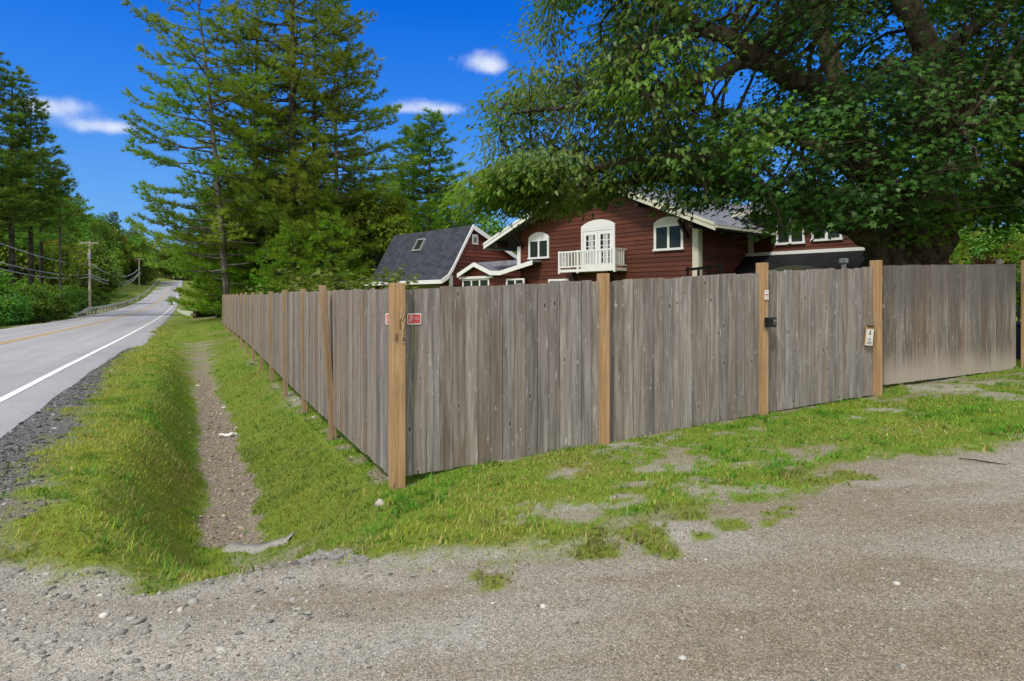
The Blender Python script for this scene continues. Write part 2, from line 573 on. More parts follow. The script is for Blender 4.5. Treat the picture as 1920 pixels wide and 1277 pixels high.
def mat_road():
    t = NT('asphalt')
    pos = t.n('ShaderNodeNewGeometry').outputs['Position']
    al = t.attr('uvm', 'Vector')
    fine = t.noise(pos, 160, 3, 0.7)
    v = t.voronoi(pos, 90)
    sv = t.n('ShaderNodeSeparateColor'); t.l(v.outputs['Color'], sv.inputs[0])
    lane = t.noise(t.mapping(al, (1.1, 0.03, 1)), 1.0, 3, 0.5)
    p = t.noise(pos, 0.5, 5, 0.6)
    col = t.mix(sv.outputs[0], (0.22, 0.22, 0.23), (0.38, 0.38, 0.395))
    col = t.mix(t.math('MULTIPLY', t.step(lane, 0.42, 0.62), 0.6), col, (0.37, 0.37, 0.38))
    col = t.mix(t.math('MULTIPLY', t.step(p, 0.5, 0.7), 0.3), col, (0.19, 0.19, 0.205))
    cr = t.n('ShaderNodeTexVoronoi', feature='DISTANCE_TO_EDGE')
    t.l(t.mapping(al, (0.18, 0.09, 1)), cr.inputs['Vector'])
    wob = t.noise(pos, 2.0, 3, 0.6)
    crk = t.math('SUBTRACT', 1.0, t.step(t.math('ADD', cr.outputs['Distance'], t.math('MULTIPLY', wob, 0.012)), 0.005, 0.011))
    col = t.mix(t.math('MULTIPLY', crk, 0.5), col, (0.07, 0.07, 0.075))
    t.bsdf(col, 0.85, t.bump(fine, 0.35, 0.006), 0.25)
    return t.m


def mat_paint(name, col):
    t = NT(name)
    pos = t.n('ShaderNodeNewGeometry').outputs['Position']
    n = t.noise(pos, 28, 5, 0.7)
    c = t.mix(t.step(n, 0.52, 0.72), col, tuple(x * 0.55 for x in col))
    t.bsdf(c, 0.7, None, 0.3)
    return t.m


M['ground'] = mat_ground()
M['road'] = mat_road()
M['line_white'] = mat_paint('white_line', (0.74, 0.74, 0.73))
M['line_yellow'] = mat_paint('yellow_line', (0.62, 0.40, 0.10))

t = NT('stone')
_c = t.attr('Col', 'Color')
t.bsdf(_c, 0.85, None, 0.2)
M['stone'] = t.m

# ------------------------------------------------------------------ terrain
RD = np.array([-0.4465, 0.8948]); RN = np.array([0.8948, 0.4465])     # along the road, across it (to the right)
T_FENCE = 1.869


def st(x, y):
    return RD[0] * x + RD[1] * y, RN[0] * x + RN[1] * y


def xy(s, tt):
    return RD[0] * s + RN[0] * tt, RD[1] * s + RN[1] * tt


_ps = np.array([-200, -20, 12, 23.6, 34.8, 68, 100, 125, 155, 185, 220, 258, 300, 336, 372, 410, 480, 900.])
_pz = np.array([.3, .25, .18, .07, -.05, -.26, -.22, -.05, .4, 1.2, 2.6, 4.7, 7.4, 9.7, 10.9, 10.6, 9.0, 8.])
_fs = np.arange(-200, 900, 1.0)
_fz = np.interp(_fs, _ps, _pz)
_k = np.ones(15) / 15
_fz = np.convolve(np.pad(_fz, 7, mode='edge'), _k, 'valid')


def Zroad(s):
    return np.interp(s, _fs, _fz)


def edge_t(s):
    """where the asphalt ends (ragged)"""
    return -1.89 + 0.10 * (vnoise(s * 0.7, 3.3, 5) - 0.5) + 0.45 * smooth01(s, 22, 30) * (1 - 0.5 * smooth01(s, 36, 42)) + 0.25 * (vnoise(s * 0.5, 9.1, 8) - 0.5) * smooth01(s, 20, 26)


def H(x, y):
    x = np.asarray(x, float); y = np.asarray(y, float)
    s, tt = st(x, y)
    base = 0.055 * np.clip(x, -5, 14) + 0.5 * smooth01(s, 8, 44) - 0.06 * smooth01(s, 90, 60) * 0
    zr = Zroad(s)
    far = smooth01(s, 45, 100)
    base = base * (1 - far) + (zr - 0.1) * far
    # ditch bed
    tv = tt + 0.20 * (vnoise(s * .45, 7.7, 61) - .5) + 0.09 * (vnoise(s * 1.6, 2.2, 62) - .5)
    bed = -0.76 * (1 - smooth01(s, 15, 34)) + (-0.12) * smooth01(s, 15, 34)
    bed = np.where(s > 44, np.minimum(base, zr) - 0.15, bed)
    zf = base - 0.10
    zl = zr - 0.05
    # cross section of the verge
    prof = np.where(tt < -1.0, zl,
            np.where(tv < 0.2, (zl - 0.06 * smooth01(tt, -1.0, -0.2)) + (bed - zl + 0.06) * smooth01(tv, -0.62, 0.26),
              np.where(tv < 0.7, bed, bed + (zf - bed) * smooth01(tv, 0.6, 1.95) ** 0.85)))
    w = smooth01(s, 4.3, 6.6)
    front = base
    # near the road the apron climbs gently to the asphalt
    front = front + (zr - 0.05 - front) * smooth01(tt, -0.9, -2.3)
    z = np.where(tt < 2.0, front * (1 - w) + prof * w, base)
    blend = smooth01(tt, 1.7, 2.6)
    z = np.where(tt >= 1.7, (front * (1 - w) + np.where(tt < 2.6, zf, base) * w) * (1 - blend) + base * blend, z)
    # under the road
    under = (tt < edge_t(s) + 0.02) & (tt > -10.4)
    z = np.where(under, zr - 0.07, z)
    # left of the road: verge, then woods on rising ground
    left = tt <= -10.4
    zl2 = zr - 0.05 - 0.25 * smooth01(tt, -10.6, -12.5) + 26.0 * smooth01(tt, -14, -72) * smooth01(s, 75, 200) + 3.0 * smooth01(tt, -60, -250)
    z = np.where(left, zl2, z)
    # right-hand woods and far hill
    z = z + 22.0 * smooth01(s, 388, 540)
    z = z + 9.0 * smooth01(tt, 20, 150) * smooth01(s, 70, 260) + 6 * smooth01(x, 60, 200)
    # small bumps off the road
    rough = 0.035 * (fbm(x * 1.3, y * 1.3, 3) - 0.5) + 0.02 * (fbm(x * 5, y * 5, 11, 2) - 0.5)
    z = z + np.where(under, 0, rough)
    return z


def Hs(x, y):
    return float(H(np.array([x]), np.array([y]))[0])


def ground_pt(px, py):
    """where the sight line of a photo pixel meets the ground (for measuring outlines)"""
    lo, hi = 1.0, 300.0
    ds = np.geomspace(1.5, 200, 900)
    P = np.stack([(px - CX) / F_PX * ds, ds, EYE + (HY - py) / F_PX * ds], 1)
    below = P[:, 2] < H(P[:, 0], P[:, 1])
    i = int(np.argmax(below)) if below.any() else -1
    return P[i, 0], P[i, 1]


def in_poly(x, y, poly):
    x = np.asarray(x); y = np.asarray(y)
    ins = np.zeros(x.shape, bool)
    n = len(poly)
    for i in range(n):
        x0, y0 = poly[i]; x1, y1 = poly[(i + 1) % n]
        c = ((y0 > y) != (y1 > y)) & (x < (x1 - x0) * (y - y0) / (y1 - y0 + 1e-12) + x0)
        ins ^= c
    return ins


FRONT_EDGE = [ground_pt(*p) for p in
    [(15, 1005), (70, 1050), (150, 1085), (300, 1103), (415, 1085), (432, 1050), (520, 1034), (660, 1036), (790, 1052),
     (900, 1040), (1000, 1032), (1110, 1030), (1140, 1000), (1270, 975), (1390, 955), (1500, 925), (1545, 890), (1600, 866), (1700, 852), (1800, 842), (1930, 826)]]
GRASS_POLY = FRONT_EDGE + [(14, 9.6), (14, 14), (2, 13), (-4, 12), (-14, 34), (-30, 60), xy(62, -1.5), xy(30, -1.75), xy(22, -1.75), xy(16, -1.6), xy(12, -1.35), xy(9, -1.2), xy(7.5, -1.25)]
BARE = [  # gravel showing through, and the wheel ruts in front of the gate
    [ground_pt(*p) for p in [(960, 968), (1060, 945), (1215, 938), (1220, 948), (1120, 962), (1000, 975)]],
    [ground_pt(*p) for p in [(1195, 870), (1260, 830), (1330, 850), (1310, 872), (1240, 892)]],
    [ground_pt(*p) for p in [(1470, 850), (1560, 840), (1600, 850), (1500, 862)]],
    [ground_pt(*p) for p in [(1640, 728), (1690, 722), (1780, 706), (1930, 716), (1930, 722), (1790, 716), (1800, 724), (1930, 741), (1930, 754), (1830, 748), (1740, 738)]],
]
TUFTS = [ground_pt(*p) + (r,) for p, r in [((935, 1088), .10), ((905, 1078), .07), ((1375, 990), .14), ((1300, 970), .12), ((1600, 893), .16), ((1540, 900), .12), ((1455, 968), .09),
         ((1210, 1005), .18), ((1235, 1030), .14), ((1120, 1035), .14), ((1320, 1010), .06), ((86, 770), .12), ((65, 775), .10), ((150, 705), .13), ((130, 768), .12), ((215, 655), .18), ((232, 648), .14), ((1480, 955), .07), ((1440, 985), .05)]]


SLAB_A, SLAB_B = ground_pt(424, 1030), ground_pt(548, 1008)


def masks(x, y):
    s, tt = st(x, y)
    wob = 0.26 * (fbm(x * 2.2, y * 2.2, 21) - 0.5) * 2 + 0.16 * (vnoise(x * 14, y * 14, 23) - 0.5)
    wob2 = 0.26 * (fbm(x * 2.2 + 40, y * 2.2, 22) - 0.5) * 2 + 0.16 * (vnoise(x * 14 + 9, y * 14, 24) - 0.5)
    g = 0
    for q in range(5):
        jx = 0.30 * (vnoise(x * 5.3 + q * 7.1, y * 5.3, 100 + q) - 0.5) * 2 * (q > 0); jy = 0.30 * (vnoise(x * 5.3, y * 5.3 + q * 3.3, 120 + q) - 0.5) * 2 * (q > 0)
        g = g + in_poly(x + wob + jx, y + wob2 + jy, GRASS_POLY) / 5.0
    for b in BARE:
        g = np.where(in_poly(x + wob * 1.5, y + wob2 * 1.5, b), np.minimum(g, 0.14 + .7 * smooth01(vnoise(x * 6, y * 6, 44) * .6 + .4 * vnoise(x * 17, y * 17, 45), .5, .72)), g)
    n = fbm(x * 1.9, y * 2.6, 33) * .75 + .25 * vnoise(x * 11, y * 11, 35)
    # patchy where the drive meets the grass on the right
    patchy = (x > 0.3) & (y < 7.6 + 0.42 * (x - 0.6)) & (tt > 1)
    g = np.where(patchy, g * (1 - 0.9 * smooth01(n, 0.60, 0.76)), g)
    for (cx, cy, r) in TUFTS:
        g = np.maximum(g, (np.hypot(x - cx + wob * .3, y - cy + wob2 * .3) < r) * 1.0)
    ditch = (s > 5.62) & (s < 31)
    wid = 0.29 * (1 - 0.5 * smooth01(s, 14, 31))
    cen = 0.47 - 0.20 * (vnoise(s * .45, 7.7, 61) - .5) - 0.09 * (vnoise(s * 1.6, 2.2, 62) - .5)
    beyond = (SLAB_B[0] - SLAB_A[0]) * (y - SLAB_A[1]) - (SLAB_B[1] - SLAB_A[1]) * (x - SLAB_A[0]) > 0
    bed = ditch & beyond & (np.abs(tt - cen + 0.10 * (fbm(x * 4, y * 4, 51) - 0.5) * 2) < wid)
    g = np.where(bed, 0.0, g)
    dirt = bed.astype(float)
    # behind the fences and beyond everything: rough green
    inside = (tt > T_FENCE + 0.15) & (y > 6.45 + 0.482 * (x + 1.1) + 0.12)
    g = np.where(inside & (x < 5.5), 1.0, g)
    under_b = ((np.abs(tt - T_FENCE + .06) < .09) & (s > 6) & (s < 41)) | ((np.abs(y - (6.39 + 0.482 * (x + 1.1))) < .10) & (x > -1.1) & (x < 5.4))
    ub_ = under_b & (fbm(x * 3, y * 3, 66) > .60)
    g = np.where(ub_, g * .4, g); dirt = np.where(ub_, .8, dirt)
    g = np.where((y > 14) & (tt > -1.2) & (np.abs(tt - T_FENCE + .06) > .09) & ~bed, 1.0, g)
    g = np.where(tt < -10.7, 1.0, g)
    g = np.where((tt < -1.0) & (tt > -10.7) & (s > 40) & (tt > -2.3), 1.0, g)
    g = np.where((x > 14) | (x < -80), 1.0, g)
    g = np.where((tt <= -1.75) & (tt > -10.6) & (s > 6) & (s < 40), 0.0, g)
    dark = smooth01(tt, -0.5, -1.3) * smooth01(s, 4.0, 7.5) * (tt > -3)
    dark = dark * (0.75 + 0.25 * fbm(x * 2, y * 2, 61))
    return g, np.clip(dark, 0, 1), dirt


def axis(dense0, dense1, step, lo, hi, grow=1.09):
    a = list(np.arange(dense0, dense1, step))
    st_, v = step, a[-1]
    up = []
    while v < hi:
        st_ *= grow; v += st_; up.append(v)
    st_, v = step, a[0]
    dn = []
    while v > lo:
        st_ *= grow; v -= st_; dn.append(v)
    return np.array(dn[::-1] + a + up)


gx = axis(-9, 11, 0.075, -700, 700)
gy = axis(1.6, 14, 0.075, -60, 900)
GX, GY = np.meshgrid(gx, gy)
GZ = H(GX, GY)
g_, d_, b_ = masks(GX.ravel(), GY.ravel())
nx, ny = len(gx), len(gy)
ii = np.arange(nx * ny).reshape(ny, nx)
quads = np.stack([ii[:-1, :-1], ii[:-1, 1:], ii[1:, 1:], ii[1:, :-1]], -1).reshape(-1, 4)
o = mesh_arrays('ground', np.stack([GX, GY, GZ], -1).reshape(-1, 3), quads, M['ground'], attrs={'grass': g_, 'dark': d_, 'dirt': b_}, smooth=True)
tag(o, kind='structure')

# road
rs = np.concatenate([np.arange(-40, 60, 0.25), np.arange(60, 387, 2.0)])
cols = np.array([0, .1, .2, .3, .4, .5, .6, .7, .8, .9, .97, 1.0])
TT = -10.3 + (edge_t(rs)[:, None] + 10.3) * cols[None]
SS = np.repeat(rs[:, None], len(cols), 1)
RX, RY = xy(SS, TT)
RZ = Zroad(SS) + 0.03 - 0.012 * np.abs(TT + 6.1) + 0.02
RZ[:, -1] -= 0.06; RZ[:, 0] -= 0.06


def strip_faces(a, b):
    i2 = np.arange(a * b).reshape(a, b)
    return np.stack([i2[:-1, :-1], i2[:-1, 1:], i2[1:, 1:], i2[1:, :-1]], -1).reshape(-1, 4)


def road_z(s, tt):
    return Zroad(s) + 0.05 - 0.012 * np.abs(tt + 6.1)


o = mesh_arrays('road', np.stack([RX, RY, RZ], -1).reshape(-1, 3), strip_faces(len(rs), len(cols)), M['road'],
                attrs={'uvm': np.stack([TT, SS, 0 * SS], -1).reshape(-1, 3)}, smooth=True)
tag(o, kind='structure')
for t0, w, mt in ((-2.50, 0.13, 'line_white'), (-5.98, 0.10, 'line_yellow'), (-6.24, 0.10, 'line_yellow'), (-9.65, 0.12, 'line_white')):
    wv = 0.015 * (vnoise(rs * 1.5, 0.5, int(-t0 * 10)) - 0.5)
    tt_ = np.stack([t0 - w / 2 + wv, t0 + w / 2 + wv], 1)
    ss_ = np.repeat(rs[:, None], 2, 1)
    lx, ly = xy(ss_, tt_)
    lift = 0.005 + 0.00012 * np.clip(ss_, 0, 400)
    o = mesh_arrays('road_marking', np.stack([lx, ly, road_z(ss_, tt_) + lift], -1).reshape(-1, 3), strip_faces(len(rs), 2), M[mt])
    tag(o, kind='structure')

# ------------------------------------------------------------------ instancing arrays
def rot_from(dirs, ups):
    """matrices whose y axis is dirs and z axis is near ups"""
    y = dirs / (np.linalg.norm(dirs, axis=1, keepdims=True) + 1e-9)
    x = np.cross(y, ups); x /= (np.linalg.norm(x, axis=1, keepdims=True) + 1e-9)
    z = np.cross(x, y)
    return np.stack([x, y, z], -1)


def inst(tv, tf, P, Rm, S):
    n, k = len(P), len(tv)
    S = np.asarray(S, float)
    if S.ndim == 1: S = S[:, None].repeat(3, 1)
    V = np.einsum('nij,nkj->nki', Rm, tv[None] * S[:, None, :]) + P[:, None, :]
    Fc = (tf[None] + (np.arange(n) * k)[:, None, None]).reshape(-1, tf.shape[1])
    return V.reshape(-1, 3), Fc


# ------------------------------------------------------------------ grass (one uncountable mass)
BL_V = np.array([[-.5, 0, 0], [.5, 0, 0], [-.42, .45, .06], [.42, .45, .06], [0, 1.0, .32]], float)   # y along the blade, z bends over
BL_F = np.array([[0, 1, 3], [0, 3, 2], [2, 3, 4]])


def grass_points(n, x0, x1, y0, y1, keep):
    X = rng.uniform(x0, x1, n); Y = rng.uniform(y0, y1, n)
    s, tt = st(X, Y)
    # in view (with margin) and outside the fenced yard
    k = (np.abs(X / np.maximum(Y, .5)) < 0.86) & (Y > 2.5)
    k &= ~((tt > T_FENCE + 0.30) & (Y > 6.40 + 0.482 * (X + 1.1) + 0.05) & (X < 5.4))
    k &= tt > -2.2
    X, Y = X[k], Y[k]
    g, dk, dt = masks(X, Y)
    p = g ** 1.6 * keep
    p = np.where(dt > 0.5, 0.03, p)
    m = rng.random(len(X)) < p
    return X[m], Y[m]


parts = []
for (n, x0, x1, y0, y1, keep, wmul) in ((230000, -7, 11, 3.0, 10.5, 1.0, 1.25), (150000, -14, 11, 10.5, 20, 1.0, 1.6), (90000, -24, -5, 20, 46, 1.0, 2.6)):
    X, Y = grass_points(n, x0, x1, y0, y1, keep)
    parts.append((X, Y, np.full(len(X), wmul)))
X = np.concatenate([p[0] for p in parts]); Y = np.concatenate([p[1] for p in parts]); W = np.concatenate([p[2] for p in parts])
s_, t_ = st(X, Y)
Z = H(X, Y)
N = len(X)
tall = fbm(X * 2.4, Y * 2.4, 71)
dry = fbm(X * 0.9, Y * 0.9, 81)
edge = smooth01(t_, -0.2, -1.2) * smooth01(s_, 4, 6)      # yellower beside the road
fr_y = (1 - smooth01(s_, 4.6, 5.9)) * smooth01(X, 1.5, -1.0)                          # and along the drive
clump = smooth01(fbm(X * 6, Y * 6, 91, 2), 0.58, 0.75)
hgt = (0.026 + 0.040 * tall + 0.045 * clump * rng.random(N)) * rng.uniform(0.6, 1.35, N) * np.where(W > 1.2, 1.15, 1)
hgt *= np.where((X > 0.2) & (t_ > 1), 0.85, 1)
wid = rng.uniform(0.004, 0.0085, N) * W
broad = (clump > 0.4) & (rng.random(N) < 0.25)
wid = np.where(broad, wid * 2.2, wid)
az = rng.uniform(0, 2 * math.pi, N)
lean = rng.uniform(0.15, 1.0, N)
dirs = np.stack([np.cos(az) * lean, np.sin(az) * lean, np.ones(N)], 1)
ups = np.stack([np.cos(az), np.sin(az), -0.3 * np.ones(N)], 1)
Rm = rot_from(dirs, ups)
V, Fc = inst(BL_V, BL_F, np.stack([X, Y, Z - 0.006], 1), Rm, np.stack([wid, hgt, hgt], 1))
green = np.array([0.115, 0.26, 0.022]); yel = np.array([0.33, 0.335, 0.04]); brown = np.array([0.33, 0.27, 0.10]); deep = np.array([0.07, 0.20, 0.018])
bank = smooth01(t_, .5, .8) * smooth01(t_, 1.75, 1.35) * smooth01(s_, 16, 10) * (s_ > 5.6)
lush = smooth01(t_, 1.75, 2.1) * smooth01(Y - .482 * X, 8.2, 6.6) * (X > -1.6)
fy = np.clip(0.12 - .25 * lush + 0.8 * (dry - 0.5) * 2 + 0.55 * edge + 0.5 * fr_y + rng.normal(0, 0.16, N), 0, 1)
c = green[None] * (1 - fy[:, None]) + yel[None] * fy[:, None]
fd = np.clip(clump * 0.9 + rng.normal(0, .1, N), 0, 1)
c = c * (1 - fd[:, None]) + deep[None] * fd[:, None]
fb = (rng.random(N) < (0.07 + 0.30 * edge * dry + 0.35 * fr_y * dry + 0.3 * ((fbm(X * 1.1 + 9, Y * 1.1, 88) > 0.57)) + .5 * smooth01(fbm(X * .7 + 3, Y * .7, 87), .55, .7))).astype(float)
fb *= rng.uniform(0.4, 1, N)
c = c * (1 - fb[:, None]) + brown[None] * fb[:, None]
intuft = np.zeros(N)
for (cx_, cy_, r_) in TUFTS[:11]: intuft = np.maximum(intuft, np.hypot(X - cx_, Y - cy_) < r_ + .2)
ft_ = intuft * rng.uniform(.5, 1, N)
c = c * (1 - ft_[:, None]) + np.array([.17, .14, .06])[None] * ft_[:, None]
c = c * (1 - .45 * bank[:, None]) + np.array([.17, .165, .045])[None] * .45 * bank[:, None]
c = c * (1 + .15 * lush[:, None])
tone = .72 + .56 * fbm(X * 8, Y * 8, 95, 2)
c *= (rng.uniform(0.6, 1.4, N) * tone)[:, None]
o = mesh_arrays('grass', V, Fc, M['grass'], attrs={'Col': np.repeat(c, 5, 0)})
tag(o, 'short yellow-green grass on the ditch banks and along the foot of the fence', 'grass', kind='stuff')

# ------------------------------------------------------------------ loose stones on the drive, shoulder and ditch bed
ICO_V = np.array([[0, 0, 1], [.9, 0, .2], [.28, .85, .25], [-.72, .53, .2], [-.72, -.53, .25], [.28, -.85, .2], [.72, .53, -.3], [-.28, .85, -.3], [-.9, 0, -.3], [-.28, -.85, -.3], [.72, -.53, -.3]], float)
ICO_F = np.array([[0, 1, 2], [0, 2, 3], [0, 3, 4], [0, 4, 5], [0, 5, 1], [1, 6, 2], [2, 6, 7], [2, 7, 3], [3, 7, 8], [3, 8, 4], [4, 8, 9], [4, 9, 5], [5, 9, 10], [5, 10, 1], [1, 10, 6]])


def stones(n, x0, x1, y0, y1, accept, size, colr):
    X = rng.uniform(x0, x1, n); Y = rng.uniform(y0, y1, n)
    k = (np.abs(X / np.maximum(Y, .5)) < 0.86)
    X, Y = X[k], Y[k]
    g, dk, dt = masks(X, Y)
    s, tt = st(X, Y)
    k = rng.random(len(X)) < accept(X, Y, g, dk, dt, s, tt)
    X, Y, dk, dt = X[k], Y[k], dk[k], dt[k]
    m = len(X)
    sz = size(m)
    az = rng.uniform(0, 6.283, m)
    dirs = np.stack([np.cos(az), np.sin(az), rng.normal(0, .15, m)], 1)
    Rm = rot_from(dirs, np.tile([0, 0, 1.], (m, 1)) + rng.normal(0, .2, (m, 3)))
    S = np.stack([sz * rng.uniform(.6, 1, m), sz * rng.uniform(.9, 1.5, m), sz * rng.uniform(.35, .75, m)], 1)
    V, Fc = inst(ICO_V, ICO_F, np.stack([X, Y, H(X, Y) + sz * 0.1], 1), Rm, S)
    V = V + rng.normal(0, 1, V.shape) * np.repeat(sz * .10, len(ICO_V))[:, None]
    return V, Fc, np.repeat(colr(m, dk, dt), len(ICO_V), 0)


def col_drive(m, dk, dt):
    v = rng.uniform(0.10, 0.38, m) * np.where(rng.random(m) < .08, 1.5, 1)
    c = np.stack([v * .97, v * 0.96, v * 0.88], 1)
    c = c * (1 - 0.72 * np.clip(dk * 1.6, 0, 1)[:, None] * (rng.random(m) < .88)[:, None])
    c = np.where(dt[:, None] > 0.5, c * np.array([1.0, .87, .72]), c)
    return c


SV, SF, SC, b0 = [], [], [], 0
for args in (
    # fine chips over the whole drive
    (110000, -5, 9, 2.5, 9, lambda X, Y, g, dk, dt, s, tt: (g < .5) * 0.75, lambda m: rng.gamma(2.0, 0.0014, m) + 0.0018, col_drive),
    # coarse stones at the road end
    (13000, -6, 0.5, 2.5, 7, lambda X, Y, g, dk, dt, s, tt: (g < .5) * (1 - smooth01(X, -2.6, 0.2)) * 0.8, lambda m: rng.gamma(2.2, 0.0036, m) + 0.003, col_drive),
    # dark shoulder gravel
    (60000, -16, -2.5, 4.5, 26, lambda X, Y, g, dk, dt, s, tt: (g < .5) * (tt > -2.1) * (tt < -0.7) * (s > 6.0), lambda m: rng.gamma(2.2, 0.0045, m) + 0.005, col_drive),
    # ditch bed
    (60000, -9, 0, 5.2, 20, lambda X, Y, g, dk, dt, s, tt: (dt > .5) * 0.8, lambda m: rng.gamma(2.0, 0.005, m) + 0.004, col_drive),
):
    V, Fc, c = stones(*args)
    SV.append(V); SF.append(Fc + b0); SC.append(c); b0 += len(V)
o = mesh_arrays('gravel', np.concatenate(SV), np.concatenate(SF), M['stone'], attrs={'Col': np.concatenate(SC)})
tag(o, 'loose grey and tan gravel on the drive, shoulder and ditch bed', 'gravel', kind='stuff')

# small countable bits on the ground
def rock(name, px, py, size, colr, label, cat, seed, flat=0.6, lift=0.3, rz=0.0, aspect=1.0):
    r_ = np.random.default_rng(seed)
    V = ICO_V * np.array([size * aspect, size, size * flat]) * r_.uniform(.8, 1.15, (len(ICO_V), 1))
    x, y = ground_pt(px, py)
    o = mesh_arrays(name, V, ICO_F, None)
    o.data.materials.append(simple(name + '_stone', colr, 0.9, 0.25, 20))
    o.location = (x, y, Hs(x, y) + size * flat * lift)
    o.rotation_euler = (0, 0, rz)
    m = o.modifiers.new('bevel', 'BEVEL'); m.width = size * 0.15; m.segments = 2
    return tag(o, label, cat)


rock('stone', 420, 766, 0.075, (0.45, 0.42, 0.37), 'pale round stone at the right edge of the ditch bed, beyond the white scrap', 'stone', 3)
rock('stone', 712, 948, 0.055, (0.42, 0.38, 0.32), 'pale stone in the grass just left of the corner post foot', 'stone', 4, 0.8)
rock('stone', 1018, 1138, 0.022, (0.5, 0.46, 0.42), 'small pale pebble alone in the middle of the gravel drive', 'stone', 5)
rock('stone', 1280, 1236, 0.024, (0.42, 0.43, 0.41), 'small greenish grey pebble on the gravel at the lower edge of the photo', 'stone', 6)

# concrete lip at the head of the ditch
x0, y0 = ground_pt(424, 1030); x1, y1 = ground_pt(548, 1008)
V_, F_ = [], []
nseg = 9
for i in range(nseg + 1):
    f = i / nseg
    cx_, cy_ = x0 + (x1 - x0) * f, y0 + (y1 - y0) * f
    zz = Hs(cx_, cy_) + 0.018 + 0.004 * math.sin(i * 2.1)
    w = 0.075 + 0.022 * math.sin(i * 1.7)
    nx_, ny_ = -(y1 - y0), (x1 - x0); L = math.hypot(nx_, ny_); nx_ /= L; ny_ /= L
    V_ += [(cx_ - nx_ * w, cy_ - ny_ * w, zz - 0.07), (cx_ - nx_ * w, cy_ - ny_ * w, zz - .008), (cx_ + nx_ * w, cy_ + ny_ * w, zz + .012), (cx_ + nx_ * w, cy_ + ny_ * w, zz - 0.10)]
for i in range(nseg):
    for k in range(4):
        F_.append((i * 4 + k, i * 4 + (k + 1) % 4, i * 4 + 4 + (k + 1) % 4, i * 4 + 4 + k))
slab_o = mesh_arrays('culvert_slab', V_, np.array(F_), M['concrete'])
tag(slab_o, 'narrow grey concrete slab edge half buried at the head of the ditch', 'slab')

# crumbled asphalt lip on the drive edge
cr = MB()
for i in range(46):
    f = i / 45
    px_ = 560 + 126 * f; py_ = 1056 - 8 * math.sin(f * 5) - 14 * f + random.uniform(-7, 7)
    x, y = ground_pt(px_, py_)
    z = Hs(x, y)
    r_ = random.uniform(.018, .045)
    a = random.uniform(0, 3.1)
    base = [(x + r_ * random.uniform(.7, 1.2) * math.cos(a + k * 1.0472), y + r_ * random.uniform(.7, 1.2) * math.sin(a + k * 1.0472)) for k in range(6)]
    hz = random.uniform(.006, .02)
    cr.add([(bx, by, z - .03) for bx, by in base] + [(x + (bx - x) * .8, y + (by - y) * .8, z + hz * random.uniform(.7, 1.3)) for bx, by in base],
           [(11, 10, 9, 8, 7, 6)[::-1]] + [(k, (k + 1) % 6, 6 + (k + 1) % 6, 6 + k) for k in range(6)])
M['crumb'] = simple('asphalt_crumb', (0.22, 0.215, 0.205), 0.95, 0.4, 40)
o = cr.build('asphalt_crumbs', M['crumb'])
tag(o, 'crumbled grey asphalt lip where the grass meets the drive', 'rubble', kind='stuff')

# white scrap lying in the ditch
x, y = ground_pt(427, 821)
sc_ = MB()
pts = []
for i in range(12):
    f = i / 11
    pts.append((-.15 + .30 * f, .02 * math.sin(f * 7), .025 + .012 * math.sin(f * 11)))
vs, fs = [], []
for i, p in enumerate(pts):
    w = .05 * (0.35 + math.sin(min(1, i / 11 + .1) * 3.0) * .9)
    vs += [(p[0], p[1] - w * .6, p[2] - .02), (p[0], p[1] - w * .15, p[2] + .03 + .01 * (i % 2)), (p[0], p[1] + w * .3, p[2] + .012), (p[0], p[1] + w * .6, p[2] - .02)]
for i in range(11):
    for k in range(4):
        fs.append((i * 4 + k, i * 4 + (k + 1) % 4, i * 4 + 4 + (k + 1) % 4, i * 4 + 4 + k))
fs += [(0, 1, 2, 3), (47, 46, 45, 44)]
sc_.add(vs, fs)
o = sc_.build('plastic_scrap', M['white'], smooth=True)
o.location = (x, y, Hs(x, y) + .012); o.rotation_euler = (0, 0, R(38))
tag(o, 'crumpled white scrap lying on the brown ditch bed', 'scrap')
# fallen twig
x, y = ground_pt(1840, 868)
tw = MB(); tw.tube([(-.16, .05, .01), (-.05, .0, .02), (.06, -.02, .015), (.17, -.07, .02)], [.006, .007, .006, .003], 5)
o = tw.build('twig', M['bark_maple']); o.location = (x, y, Hs(x, y)); o.rotation_euler = (0, 0, R(-28))
tag(o, 'thin dark twig lying on the pale gravel below the right-hand grass', 'twig')

